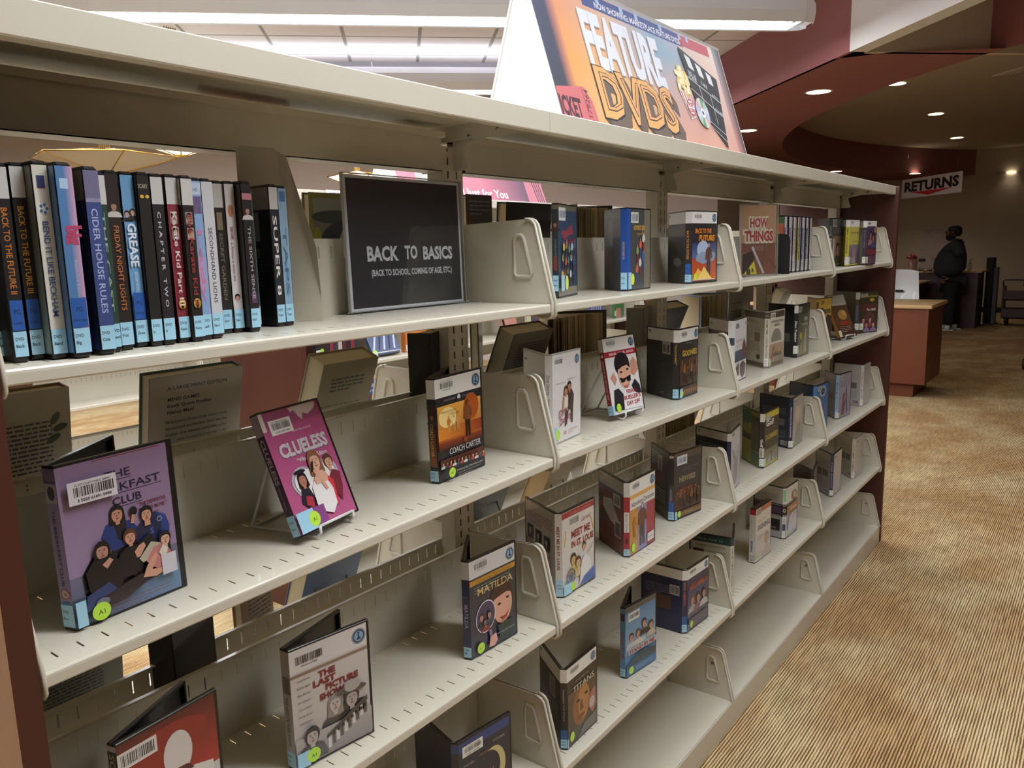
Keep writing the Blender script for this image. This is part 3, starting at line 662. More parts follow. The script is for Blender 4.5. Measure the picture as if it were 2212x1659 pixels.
@A
def orange_coach(f, s):
    if s == 'front':
        f.r(0, 3, f.W, f.H-6, '222026'); topband(f, s, 33); f.fit('WIDESCREEN', 22, 54, f.H-44, 5, '9a9aa4'); f.fit('COLLECTION', 72, 106, f.H-44, 5, '9a9aa4'); f.e(63, f.H-42, 4.5, 5, 'd0d0d4', 14); f.r(56, f.H-50, 14, 5, '34343c')
        f.r(3, 58, f.W-6, f.H-109, 'a03c12', 'e2a848'); f.e(30, 112, 24, 18, 'f2d488', 24); f.e(96, 120, 22, 24, 'b0521c', 24); f.rh(3, 74, f.W-6, 20, 'e08a2e', '8e3414'); f.r(3, 54, f.W-6, 16, '1c1618', '8e3a18')
        for x, c in ((32, 'c87e34'), (46, 'f0d8a0'), (56, 'd49a50')): f.fig(x, 84, 30, 'c89060', c, c, 'c89050')
        f.fig(84, 68, 66, '7a4c34', '2a1810', '7c4824', '2c1610'); f.e(74, 64, 5, 5, '8a4418')
        f.fit("IT BEGINS ON THE STREET.", 12, 52, 122, 4, '4a2410'); f.fit("IT ENDS HERE.", 30, 60, 116, 4, '4a2410')
        f.fit('COACH CARTER', 28, 117, 46, 15, 'd2d0d2', bold=.006)
        f.r(3, 24, f.W-6, 16, '5c2e1e'); [f.head(10+i*9.4, 33, 3, ('c08a66', '8a5a44', 'd8a888')[i % 3], '1c1412', ('d8d4cc', '38485a', 'a8482c')[i % 3]) for i in range(12)]
        f.fit('Ordinary people. Extraordinary story.', 34, 110, 16, 4.5, 'c8c8cc'); f.para(38, 11, 66, 2, 4, '9a9aa0', .8); f.e(22, 17, 9, 9, 'b6e33c', 26); f.t('A1', 22, 14, 7, '2a3414', 'c')
    elif s == 'spine':
        f.r(0, 3, f.W, f.H-6, '1c1a1e'); f.r(0, f.H-36, f.W, 33, 'd8d7d2'); f.r(1, 96, f.W-2, 44, '3a2418'); f.head(f.W/2, 118, 4.5, '8a5a40', '1a1210', '3c3434'); f.r(1, 30, f.W-2, 66, '7c4618', '5c3418'); f.fitv('COACH CARTER', 4.4, 106, 48, 8, 'd8b878', bold=.006); f.e(f.W/2, 42, 5, 5, '8a4a1c'); lab(f, s, 'Coac', 4, 19)
    else: f.r(0, 3, f.W, f.H-6, '222026'); topband(f, s, 33)
@A
def white_couple(f, s):
    f.r(0, 3, f.W, f.H-6, 'dcdad8')
    if s == 'front':
        f.bars(10, f.H-22, 32, 9); f.fit('SCOTT COUNTY PUBLIC LIBRARY', 12, 40, f.H-11, 2.2, '444444'); f.logo(f.W-14, f.H-20, 10); f.fit('PATRICK SWAYZE', 14, 50, 122, 3.6, '8a8a90'); f.fit('JENNIFER GREY', 62, 100, 126, 3.6, '8a8a90')
        f.p([(50, 30), (54, 84), (66, 104), (82, 106), (92, 92), (88, 66), (86, 34), (78, 34), (76, 62), (68, 64), (60, 34)], '4a3a38'); f.p([(44, 66), (42, 84), (48, 100), (60, 104), (66, 88), (64, 62)], 'e2d8d0'); f.head(56, 104, 9, 'c08a74', '4a2a20', None, .8); f.head(70, 112, 9, 'b8826c', '2a1a18', None); f.line(46, 96, 40, 62, 5, 'c8947c'); f.line(86, 96, 70, 78, 6, '5a4440')
        f.t('Dirty', 22, 52, 21, '8a3040', rot=14, bold=.01, sh=.3, sx=.9); f.t('Dancing', 26, 36, 20, '8a3040', rot=14, bold=.01, sh=.3, sx=.8)
        f.t('30', 44, 15, 10, '9a3444', bold=.01); f.fit('TH ANNIVERSARY', 62, 104, 20, 4, '9a3444'); f.fit('EDITION', 62, 84, 14, 4, '9a3444'); lab(f, s, 'Dirt', 4, 32, 20, dot=False); f.e(17, 20, 9, 11, 'b6e33c', 26)
    elif s == 'spine': f.fitv('Dirty Dancing', 3, 144, 104, 9, '3a3a3a', sh=.2); f.fitv('30TH ANNIVERSARY EDITION', 5, 96, 56, 5, '7a3a40'); f.e(f.W/2, 46, 5, 9, '3a2a2a'); lab(f, s, 'Dirt', 4, 24)
    else: f.r(6, f.H-22, 12, 4, '444444'); f.para(8, 120, 70, 8, 4, '8a8a8c', 1); f.r(70, 96, 36, 22, 'e8e8e8'); f.bars(73, 99, 28, 14)
@A
def red_grin(f, s):
    if s == 'front':
        f.r(0, 3, f.W, f.H-6, 'dedad8'); topband(f, s, 30); f.r(0, f.H-47, f.W, 13, 'a02434'); f.fit('BUELLER... BUELLER... EDITION', 18, 116, f.H-43, 7, 'f0e8e8', bold=.02)
        f.p([(92, 92), (98, 120), (112, 128), (124, 112), (124, 96), (106, 84)], 'c89078'); f.p([(10, 90), (24, 100), (34, 84), (24, 70)], 'c89078'); f.e(62, 116, 30, 28, '1c1a1c', 24)
        f.e(66, 92, 25, 32, 'd8a68c', 24); f.p([(38, 104), (46, 126), (70, 130), (92, 118), (92, 104), (80, 112), (60, 110), (50, 106)], '1c1a1c')
        f.p([(44, 86), (60, 82), (72, 84), (90, 88), (88, 74), (76, 72), (70, 80), (64, 74), (50, 72)], '141416'); f.e(54, 98, 5, 2.5, '2a2020'); f.e(80, 102, 5, 2.5, '2a2020'); f.p([(56, 66), (70, 64), (82, 70), (74, 60), (60, 60)], 'b86058')
        f.p([(8, 12), (16, 60), (34, 62), (50, 46), (48, 10)], '26242a'); f.p([(88, 62), (104, 76), (120, 60), (124, 40), (100, 44)], '26242a'); f.p([(46, 10), (50, 48), (64, 58), (86, 56), (100, 44), (122, 36), (122, 8)], 'e6e2e0')
        for t_, x0, x1, y, z in (('FERRIS', 62, 100, 46, 12), ("BUELLER\u2019S", 50, 118, 32, 13), ('DAY OFF', 58, 112, 18, 13)): f.fit(t_, x0, x1, y, z, '9c2030', bold=.035)
        lab(f, s, 'Ferr', 4, 22, 14, dot=False); f.e(24, 18, 9, 10, 'b6e33c', 26)
    else: f.r(0, 3, f.W, f.H-6, '8e2030'); f.r(0, f.H-33, f.W, 30, 'b8b4b0'); f.e(f.W/2, f.H-42, 4, 4, 'd8c8c8'); f.fitv("FERRIS BUELLER\u2019S DAY OFF", 3.6, 130, 40, 6, 'ddc8c8', bold=.01); lab(f, s, 'Ferr', 4, 22)
@A
def dark_goon(f, s):
    f.r(0, 3, f.W, f.H-6, '2a2826')
    topband(f, s, 32)
    if s == 'front': f.fit('STEVEN SPIELBERG', 40, 84, 144, 4, 'a09a90'); f.t('THE', 18, 124, 7, 'b05030', bold=.03); f.fit('GOONIES', 20, 116, 112, 20, 'c8a040', bold=.04, wave=.8); f.r(4, 30, f.W-8, 74, '3a241a', '4a3024'); [f.fig(20+i*15, 50-(i % 3)*7, 50, 'b07a50', '2a1810', ('6a3a22', '8a5a30', '4a3a2c')[i % 3], '3a2418') for i in range(7)]; f.r(4, 8, f.W-8, 24, '6a4226', '2e1e16'); [f.e(30+i*12, 18, 4, 6, '9a6a40', 8) for i in range(7)]
    elif s == 'spine': f.fitv('\u201cGOONIES\u201d', 4, 148, 92, 7, 'b89a50', bold=.02)
    else: f.para(6, 120, 76, 14, 5, '57544e', 1.2); f.r(72, 118, 38, 34, 'b0aca4'); f.bars(76, 122, 12, 22); f.bars(94, 122, 12, 22); f.e(70, 14, 3, 3, '7a7a7a', 10); f.e(78, 14, 3, 3, '7a7a7a', 10)
    lab(f, s, 'Goon', 4, 24, 18)
@A
def knit(f, s):
    f.r(0, 3, f.W, f.H-6, 'd9d8d6')
    if s == 'front': f.bars(10, f.H-28, 30, 14); f.r(104, f.H-24, 12, 10, '9a9aa0'); f.fit('CONTINENTAL', 10, 112, 118, 11, '8a8a94'); f.fit('KNITTING', 18, 92, 102, 10, 'b0b0ba'); f.r(4, 60, f.W-4, 34, '3c4c5c', '566878'); f.e(98, 92, 17, 28, '7c4448'); f.ring(98, 92, 20, 17, '5a4038'); f.p([(10, 18), (14, 44), (44, 58), (50, 24), (34, 4)], '5a4444'); f.p([(60, 20), (56, 50), (90, 58), (118, 44), (110, 16), (84, 6)], '5a4444'); f.r(20, 6, 28, 12, 'e8e8e4')
    elif s == 'spine': f.r(1, 112, f.W-2, 22, '3a4a5a'); f.fitv('CONTINENTAL', 5, 108, 60, 6.5, '4a4a54')
    else: f.r(0, f.H-60, f.W, 24, '3c3c40'); f.para(8, 112, 88, 10, 5, '9a9a9c', 1.2); f.r(8, f.H-20, 14, 5, '5a5a5a')
@A
def construct(f, s):
    f.r(0, 3, f.W, f.H-6, 'bcb5a2' if s == 'back' else 'cfc9b8'); f.r(0, f.H-23, f.W, 20, '57473a'); f.r(0, 3, f.W, 14, '6a584a')
    if s == 'front': f.r(8, f.H-26, 40, 20, 'd8d6ce'); f.bars(12, f.H-22, 32, 12); f.fit('CONSTRUCTION', 12, 112, 146, 10, '57473a', bold=.02); f.fit('BASICS', 40, 88, 134, 11, '57473a', bold=.02); f.p([(16, 84)]+[(60+44*cos(pi-pi*i/14), 84+42*sin(pi*i/14)) for i in range(15)], '8c887e'); f.r(4, 17, f.W-6, 60, 'a08468', 'b49c84'); f.p([(60, 34), (96, 64), (92, 30)], 'd8b04a'); f.line(20, 30, 44, 70, 6, '7a5a3a'); [f.fig(40+i*14, 18, 34, 'c89a78', '3a2a20', ('8a6a5a', '5a6a7a')[i % 2], 'b8b4ac') for i in range(5)]; lab(f, s, '', 6, 26, 8, True)
    elif s == 'spine': f.t('DVD', 2, f.H-16, 5, 'cfc9b8', bold=.02); f.fitv('HOME TIME  CONSTRUCTION', 5, f.H-28, 34, 7, '57473a', bold=.015); lab(f, s, 'Cons', 6, 26, white=True)
    else: f.fit('Learn how to', 6, 70, f.H-16, 8, '8a7a68'); f.fit('CONSTRUCTION', 12, 88, 146, 9, '6a5c4c'); f.para(14, 128, 90, 7, 5.5, '8a8070', 1.6); f.r(64, 84, 34, 30, '8a7258'); f.para(8, 78, 90, 6, 5.5, '9a907e', 1.6); f.e(90, 34, 12, 8, '4a3c30')
@A
def dogs(f, s):
    f.r(0, 3, f.W, f.H-6, '1d2023')
    if s == 'front': f.r(0, 3, f.W, f.H-6, '6e6c58', '3c4434'); f.r(8, f.H-28, 30, 18, 'cccac4'); f.bars(11, f.H-25, 24, 12); f.fit('Dog', 66, 104, 128, 18, 'd0cfc4', bold=.03); f.fit('Training', 28, 104, 110, 14, 'a8a488', bold=.02); f.e(34, 74, 13, 13, 'b8a43c'); f.p([(66, 10), (74, 60), (84, 92), (92, 100), (98, 88), (92, 56), (104, 10)], 'a89c78'); f.p([(20, 8), (30, 44), (48, 50), (58, 8)], '8c8060')
    elif s == 'spine': f.r(0, f.H-30, f.W, 27, 'd0d0cc'); f.fitv('Dog Training', 3.6, 130, 56, 10, 'e6e6e6', bold=.03, sh=.2); lab(f, s, 'Dog', 14, 28, white=True)
    else: f.para(12, 150, 90, 4, 8, '54585c', 2); f.para(12, 112, 90, 8, 6, '3c4044', 1.4); f.r(14, 54, 92, 30, '4a5a3c', '6a7266'); f.r(12, 12, 32, 24, 'a8a8a4'); f.bars(15, 15, 26, 18)
    if s == 'front': lab(f, s, '', 14, 28, 12, True)
@A
def piano(f, s):
    f.r(0, 3, f.W, f.H-6, 'c8a640')
    if s == 'front': f.bars(14, f.H-26, 36, 16, '6a6250'); f.fit('the', 80, 98, 160, 9, '3a3428'); f.fit('Piano', 10, 118, 122, 34, '57504a', bold=.05); f.p([(10, 20), (50, 80), (86, 118), (124, 108), (124, 6), (20, 6)], '4a4440'); f.p([(40, 6), (64, 60), (98, 74), (120, 40), (124, 6)], '7c3c30')
    elif s == 'spine': f.r(2, 120, f.W-4, 50, '5a4a20'); f.fitv('PLAY PIANO', 4, 110, 40, 8, '3a3020', bold=.02)
@A
def kids(f, s):
    f.r(0, 3, f.W, f.H-6, '40381c' if s != 'front' else '3a341e')
    if s == 'front': f.fit('Learn-to-Knead', 4, 118, 158, 15, 'a8a044', bold=.02); f.bars(2, f.H-24, 50, 14, 'b8b8b0'); f.r(10, 96, 108, 34, '5a2c28'); f.fit('For kids', 50, 112, 98, 16, 'e4dcdc', bold=.02); f.e(84, 146, 16, 8, 'b0903c'); f.p([(10, 14), (20, 70), (60, 92), (100, 84), (118, 40), (112, 10)], '5a3838'); [f.head(30+i*22, 58-(i % 2)*22, 11, 'c8948a', '4a2c20', ('8a4c50', '8a7098')[i % 2]) for i in range(4)]; lab(f, s, '', 16, 28, 26, True)
    elif s == 'spine': f.r(0, f.H-34, f.W, 31, 'b8b8b4'); f.r(1, 40, f.W-2, 90, '3c3e50'); f.fitv('LEARN FOR KIDS', 5, 126, 60, 7, '9a9cb0'); lab(f, s, '', 16, 28, white=True)
@A
def tap_red(f, s):
    f.r(0, 3, f.W, f.H-6, '3e4f5e')
    if s == 'front': f.r(0, 3, f.W, f.H-6, '34485a', '3a4a60'); f.r(0, f.H-14, f.W, 11, '6a6a58'); f.r(0, 4, f.W, 16, '8a8674'); f.r(6, f.H-34, 42, 26, 'dcdcd8'); f.bars(10, f.H-28, 34, 14, '58708a'); f.p([(20, 128), (90, 150), (96, 136), (40, 116)], '8c4048'); f.fit('American', 18, 100, 128, 16, 'a04a4c', sh=.2, bold=.02); f.fit('Graffiti', 46, 108, 112, 14, '8a3c44', sh=.2, bold=.02); [f.fig(24+(i % 5)*17, 22+(i//5)*26+(i % 3)*4, 38, 'd0a080', '2a2018', ('d8c84c', 'c86848', '6aa07c', 'd0d0d4', '4a5a8a')[i % 5], ('2a3a48', '6a4438')[i % 2]) for i in range(15)]
    elif s == 'spine': f.r(0, 3, f.W, f.H-6, '2c3a3c'); f.r(0, f.H-12, f.W, 9, '77745c'); f.head(f.W/2, 148, 4.6, 'b06a58', '3a1c18', '4a2a2a'); f.fitv('AMERICAN', 5, 118, 84, 4, '9aa8a4'); f.r(2, 56, f.W-4, 28, '7a4038')
    else: return
    lab(f, s, 'Amer', 14, 32, 36, dot=False)
    if s == 'front': f.e(36, 30, 10, 15, 'e2ee58', 26)
@A
def blue_baby(f, s):
    f.r(0, 3, f.W, f.H-6, '4a4c4e' if s == 'front' else '3f4a60')
    if s == 'front': f.r(0, 3, 16, f.H-6, '2c58a8'); f.r(92, 3, f.W-92, f.H-6, '7a7464'); f.r(20, f.H-34, 40, 24, 'd4d4d0'); f.bars(24, f.H-30, 32, 16, '56687c'); f.fit('ADVENTURES', 34, 98, 138, 15, 'c8a040', bold=.03); f.fit('IN BABYSITTING', 50, 94, 126, 8, 'b89040', bold=.02); [f.fig(52+(i % 3)*16, 20+i*14, 44, 'd8a888', '8a5a34', ('c86a58', 'd8d4cc', '4a6aa0', '8a9a5c')[i % 4], ('3a5a8a', '8a3a40')[i % 2]) for i in range(6)]; f.line(76, 128, 78, 150, 2, 'd8b090')
    elif s == 'spine': f.r(0, 3, f.W, f.H-6, '2450a0'); f.fitv('ADVENTURES IN', 4, 112, 72, 7, 'b8a05c', bold=.02)
    else: f.r(34, 100, 34, 60, '646e84'); f.r(40, 106, 22, 46, '7c7c78'); f.r(36, 20, 30, 76, '57504c', '6c4a40'); f.line(6, 90, 40, 150, 1, '98a4b8'); f.line(10, 60, 30, 140, .8, '8a94a8')
    lab(f, s, 'Adve', 4, 38, 30, dot=False)
    if s == 'front': f.e(24, 26, 9, 13, 'e2ee58', 26)
@A
def car_flame(f, s):
    f.r(0, 3, f.W, f.H-6, '2e2c2e'); topband(f, s, 30, bc=True)
    if s == 'front': f.r(2, 6, f.W-4, 60, 'c85c28', 'a8482c'); f.r(2, 66, f.W-4, 40, '5a6a94', '34406c'); f.fit('BACK TO THE', 16, 96, 132, 16, 'd07a30', bold=.05, sh=.15); f.fit('FUTURE', 34, 112, 112, 20, 'd8882c', bold=.05, sh=.15); f.e(56, 88, 30, 24, 'a8b8d0'); f.p([(20, 60), (54, 50), (110, 58), (116, 78), (96, 84), (50, 82), (24, 74)], '8a98b0'); f.fig(84, 12, 96, 'd0a088', '3a241c', '5a3a34', '303a50'); f.p([(4, 8), (30, 40), (60, 22), (90, 8)], 'e8b048'); f.p([(30, 8), (60, 44), (100, 10)], 'f0cc70'); f.r(6, 8, 110, 2, 'd8d4cc')
    elif s == 'spine': f.fitv('BACK TO THE FUTURE', 3.4, 138, 64, 8, 'c8862c', bold=.03); f.r(1, 26, f.W-2, 26, '2c5fa8'); f.t('PG', 3, 38, 6, '16305c')
    else: f.para(8, 140, 100, 16, 5, '4a484a', 1.3); f.e(70, 56, 30, 12, '77787c')
    lab(f, s, 'Back', 4, 20, 4, dot=False)
    if s == 'front': f.e(18, 18, 8, 9, 'b6e33c', 26)
@A
def bw_show(f, s):
    if s == 'front':
        f.r(0, 3, f.W, f.H-6, 'b9b1ae', 'c6c0bc'); topband(f, s, 34, 'd2cecd', bc=False); f.bars(10, f.H-26, 42, 12); f.fit('35020614377828', 18, 44, f.H-31, 3.6, '333333'); f.r(0, f.H-44, f.W, 4, '8a7664')
        for t_, x0, x1, y in (('THE', 44, 72, 128), ('LAST', 34, 72, 116), ('PICTURE', 54, 110, 104.5), ('SHOW', 44, 86, 92)): f.fit(t_, x0, x1, y, 13, '7c2a30', bold=.05)
        for i in range(7): f.fit('Timothy Bottoms,Jeff Bridges,Ellen Burstyn,Ben Johnson,Cloris Leachman,Randy Quaid,Cybill Shepherd'.split(',')[i], 9, 30, 134-i*11, 3.6, '443c3c', bold=.008)
        f.p([(54, 40), (56, 62), (74, 74), (122, 66), (122, 28), (70, 26)], '3e3a3a'); f.head(68, 78, 12, 'b8b0ac', '8c8480', '4a4646', 1.5); f.head(96, 76, 13, 'a8a09c', '3a3636', '2e2a2a'); f.e(96, 90, 26, 6, '57504e', 24, -.12); f.e(98, 95, 14, 9, 'a8a29e', 24)
        f.r(0, 8, f.W, 40, '8c8684', 'b0a9a6'); [f.r(52+i*7, 14+i*3.2, 5, 18, ('d0ccc8', '5a5654')[i % 2]) for i in range(10)]; f.p([(50, 30), (122, 62), (122, 70), (50, 36)], '4a4644'); [f.r(60+i*8, 32+i*3, 4, 5, '2e2c2c') for i in range(8)]
        f.p([(4, 10), (6, 30), (22, 38), (44, 30), (50, 8)], '4c484a'); f.head(26, 46, 12, 'b2aaa6', '3c3836', '5c5a5c'); lab(f, s, 'Last', 4, 24, 34, dot=False); f.e(26, 17, 11, 11, 'b9e648', 28); f.t('A1', 26, 13.5, 8, '2a3414', 'c')
    elif s == 'spine': f.r(0, 3, f.W, f.H-6, 'a9a19c'); f.r(2, 118, f.W-4, 26, '6a6260'); f.fitv('THE LAST PICTURE SHOW', 5, 112, 36, 7, '5c2a2c', bold=.02); lab(f, s, 'Last', 4, 24)
@A
def red_page(f, s):
    if s == 'front':   # a plain red night sky over torn white paper, in place of the character
        f.r(0, 3, f.W, f.H-6, 'c9c4c0'); f.r(0, f.H-96, f.W, 93, 'a8342c', '5a2020'); f.e(60, 150, 60, 22, '8c2c26'); f.p([(0, 3), (0, 104), (20, 100), (40, 110), (62, 96), (84, 104), (124, 92), (124, 3)], 'd6d1cd'); f.r(0, f.H-36, 50, 22, 'd8d5d0'); f.bars(4, f.H-32, 42, 14); f.line(30, 104, 96, 100, 1.2, '8a7a74'); f.e(76, 128, 20, 30, 'd2ccc8'); f.p([(58, 100), (70, 110), (88, 108), (96, 98)], '5a2430')
    elif s == 'spine': f.r(0, 3, f.W, f.H-6, '26221e'); f.fitv('SCARY', 2, f.H-14, 120, 12, 'b0a468', bold=.02); f.r(0, f.H-10, f.W, 7, 'c8c4c0'); f.e(f.W/2, 112, 3, 2, 'd8b830', 10)
@A
def magnify(f, s):
    if s == 'front':
        f.r(0, 3, f.W, f.H-6, '3c3a4a', '2e3430'); topband(f, s, 34, 'c9c7c6'); f.r(0, f.H-50, f.W, 10, 'b8862c'); f.fit('SPECIAL EDITION', 18, 112, f.H-48, 6, '6a4a18'); f.para(12, 132, 98, 3, 5, '9aa098', 1.3)
        f.e(84, 84, 34, 40, '3c241e', 28); f.e(88, 76, 27, 36, 'd8a28c', 28); f.p([(60, 92), (66, 116), (90, 122), (112, 110), (116, 92), (100, 98), (82, 96)], '3a221c'); f.e(78, 80, 5, 2.6, '2a1a16'); f.e(102, 86, 4.5, 2.4, '2a1a16'); f.p([(78, 54), (92, 52), (106, 60), (98, 48), (86, 46)], '9a3434')
        f.fit('MATILDA', 18, 118, 116, 20, 'cbb070', bold=.012); f.e(40, 70, 27, 31, 'd8d4e4', 30, -.2); f.e(40, 70, 25, 29, '4a3c58', 30, -.2); [f.head(28+i*10, 72-(i % 2)*12, 6, 'c08a78', '2a1c1c', ('2a2430', '8a3a34', '3a4a5a')[i]) for i in range(3)]
        f.line(48, 42, 56, 8, 7, '8a6a8c'); f.p([(44, 8), (48, 26), (64, 30), (68, 14), (60, 6)], 'd8a090'); f.p([(70, 40), (90, 44), (116, 40), (120, 14), (76, 12)], '2c3a38'); f.fit('a little magic goes a long way.', 64, 118, 24, 4, 'b8bcc4'); f.e(22, 16, 10, 10.5, 'b6e33c', 26); f.t('A1', 22, 13, 7, '2a3414', 'c')
    elif s == 'spine': f.r(0, 3, f.W, f.H-6, '2c3050'); f.r(0, f.H-36, f.W, 33, 'c8c5c4'); f.fitv('MATILDA', 3.6, 106, 60, 10, 'a89ab0', bold=.01); f.t('DVD', 2, 118, 4, 'b0a8b8'); lab(f, s, 'Mati', 4, 20)
@A
def meet_fair(f, s):
    f.r(0, 3, f.W, f.H-6, 'cfcac2' if s != 'back' else 'aba49c')
    if s == 'front':
        f.r(0, f.H-17, f.W, 13, '9c3034'); f.fit('CLASSICS  EDITION', 30, 112, f.H-14, 6, 'c8908c'); f.bars(28, f.H-36, 36, 14, '8a8884'); f.t('Garland', 72, 148, 15, '9c3034', sh=.3, rot=4, sx=.8); f.fit('MEET ME', 34, 108, 122, 22, '8c2830', bold=.04); f.fit('IN ST. LOUIS', 34, 122, 100, 20, '8c2830', bold=.04)
        f.line(14, 144, 8, 110, 3, 'c89a40'); f.line(112, 150, 122, 120, 3, 'c89a40'); f.head(84, 90, 8, 'd8a890', '2a1c18', 'd8d4d0'); f.head(40, 74, 11, 'd0b070', '3a2a24', 'c8b060'); f.head(58, 62, 11, 'd8b888', '5a3a24', 'c8b888'); f.p([(60, 10), (70, 60), (84, 74), (104, 60), (116, 8)], 'dedad8'); f.t('Margaret', 96, 70, 8, 'b04a50', rot=40, sh=.2)
        f.ring(28, 40, 17, 15, '38508a'); f.ring(28, 40, 9, 8, '38508a'); [f.line(28, 40, 28+16*cos(a), 40+16*sin(a), 1, '38508a') for a in [k*pi/6 for k in range(12)]]; f.p([(60, 8), (80, 24), (124, 36), (124, 6)], '4a62a0'); f.r(0, 4, 30, 24, LB); f.e(34, 16, 9, 10, 'b6e33c', 26)
    elif s == 'spine': f.fitv('MEET ME IN ST. LOUIS', 3.6, 158, 62, 8.5, '8c2830', bold=.03); f.r(0, 4, f.W, 36, 'a8c8dc'); f.t('DVD', 3, 26, 5, '2a3a4a'); f.t('Meet', 3, 20, 5, '2a3a4a')
    else: f.para(6, 164, 108, 6, 5, '8a4a48', 2); [f.r(6+i*36, 108-i*4, 28, 26, ('3a3a38', '30302e', '443c38')[i]) for i in range(3)]; [f.head(20+i*36, 122-i*4, 7, 'a09890', '2a2826', '4a4644') for i in range(3)]; f.para(4, 98, 34, 16, 5.5, '9c5c58', 1.5, 2); f.para(42, 92, 34, 16, 5.5, '9c5c58', 1.5, 3); f.para(80, 86, 34, 14, 5.5, '9c5c58', 1.5, 4)
@A
def dance_man(f, s):
    if s == 'front': f.r(0, 3, f.W, f.H-6, 'c08a48'); f.r(42, 3, 44, f.H-6, '8a88b4'); f.r(86, 3, f.W-86, f.H-6, 'a03c48'); topband(f, s, 34); f.r(0, f.H-70, f.W, 34, 'd8a860'); f.r(0, f.H-72, f.W, 26, 'dcd8d4'); f.fit('Napoleon Dynamite', 4, 122, 122, 17, '2a2426', sh=.35, bold=.01); f.fig(62, 14, 108, 'd8b09a', '5a4030', '6a3c34', '4a3c3c', 1.15); f.fig(22, 44, 50, 'b8803c', 'a06c2c', 'b07838', 'a8702c'); f.r(88, 12, 34, 22, 'd8d4d0'); f.fit('SWEET', 90, 120, 20, 6, '5a5454'); f.e(16, 20, 9, 11, 'b6e33c', 26)
    elif s == 'spine': f.r(0, 3, f.W, f.H-6, 'a02c38'); f.r(0, f.H-38, f.W, 35, 'd4d2ce'); f.r(1, 62, f.W-2, 50, 'dcd8d4'); f.fitv('Napoleon Dynamite', 5, 110, 64, 6.5, '2a2426', sh=.3); f.e(f.W/2, 40, 4, 8, '5a1c28'); lab(f, s, 'Napo', 4, 16)
    else: f.r(0, 3, f.W, f.H-6, '6a3e32', '6c4440'); topband(f, s, 30, 'a8a4a0'); f.r(0, f.H-42, f.W, 9, '5c5468'); f.p([(20, 120), (66, 128), (100, 86), (110, 60), (60, 72), (24, 96)], 'a39c96'); f.para(26, 116, 60, 8, 6, '6a5c56', 1.6); f.r(76, 116, 36, 30, 'b0aca4'); f.bars(80, 120, 28, 22); f.e(10, 118, 12, 12, '4a2c26'); f.e(14, 80, 13, 15, '4c302a'); f.r(84, 40, 30, 42, 'a8a09c'); f.r(87, 43, 24, 34, '5c4a50'); f.para(6, 30, 100, 4, 5, '8a6054', 1.4)
@A
def news_boys(f, s):
    f.r(0, 3, f.W, f.H-6, '3b3a3b')
    if s == 'front': f.r(0, f.H-22, f.W, 18, '5a4c42'); f.r(12, f.H-38, 46, 26, 'ccd0d2'); f.bars(17, f.H-32, 36, 14, '56687c'); f.para(40, 138, 70, 2, 6, '77777a', 1.2); f.fit('NEWSIES', 22, 98, 104, 20, '8f8064', bold=.04); f.r(2, 14, f.W-2, 78, '4a2c26', '3a3032'); f.e(62, 76, 50, 10, '6a3c2c'); [f.fig(14+i*16, 30+(i % 2)*8, 48, 'b88060', '2c1e18', ('5a3a2c', '7a4a34', '4a4038')[i % 3], '3a2a22') for i in range(7)]; f.r(2, 8, f.W-2, 16, '8a6438', '5a4028'); f.fit('"A Winner!"', 44, 84, 14, 6, 'b8a888')
    elif s == 'spine': f.r(2, f.H-14, f.W-4, 6, 'd0b0a4'); f.r(1, 100, f.W-2, 70, '242222'); f.fitv('NEWSIES', 4, 90, 56, 7, '9a9690', bold=.02); f.r(1, 26, f.W-2, 28, '2c5fa8'); f.t('PG', 3, 40, 5.5, '16305c')
    else: f.para(4, 168, 44, 5, 8, '9a9490', 3); f.r(50, 112, 30, 58, 'a09c92'); f.r(55, 120, 20, 40, '6a6a66'); f.r(4, 86, 90, 40, '553830'); [f.r(20, 72-i*8, 84, 2.4, '8a8884') for i in range(5)]; f.r(4, 8, 104, 30, '46443c')
    lab(f, s, 'News', 4, 22, 16, dot=False)
    if s == 'front': f.e(20, 16, 7.5, 9, 'b6e33c', 26)
def generic(front, spine, back, title='', tc='3a3a3a', band=None, stext='', white=True, cap=None, ncode='', deco=None, dotted=True):
    def fn(f, s):
        c = {'front': front, 'spine': spine, 'back': back}[s]; f.r(0, 3, f.W, f.H-6, c)
        if band: topband(f, s, 24, band, logo=False)
        if cap: f.r(0, f.H-22, f.W, 19, cap)
        if s == 'front':
            if deco: deco(f)
            if title: f.fit(title, 14, f.W-12, 118, 13, tc, bold=.02)
            if not band: f.r(8, f.H-26, 38, 17, 'd0d0cc'); f.bars(11, f.H-23, 32, 11)
        if s == 'spine' and stext: f.fitv(stext, f.W*.33, f.H-34, 40, 7, tc if spine != '1e2748' else 'c8ccd8', bold=.015)
        if s == 'back':
            R = random.Random(len(title)+len(stext)); f.para(8, 142, f.W-22, 5, 6, '8a8a86', 1.6, 3)
            f.r(10, 74, f.W*.36, 32, '77726a'); f.r(14+f.W*.38, 80, f.W*.36, 26, '6a6460'); f.para(8, 60, f.W-22, 6, 6, '8a8a86', 1.6, 5); f.r(f.W-34, 10, 28, 16, 'b8b6b0'); f.bars(f.W-32, 12, 24, 12)
        if dotted or s == 'spine': lab(f, s, ncode, 4, 24, 8, white)
    return fn
def d_garden(f):
    f.r(2, 20, f.W-4, 96, 'b4aaaa', 'a8a4ae'); f.e(60, 60, 34, 44, '8a7c80'); f.line(70, 30, 96, 130, 5, '6a6470'); f.line(26, 130, 44, 100, 12, '7c5c54')
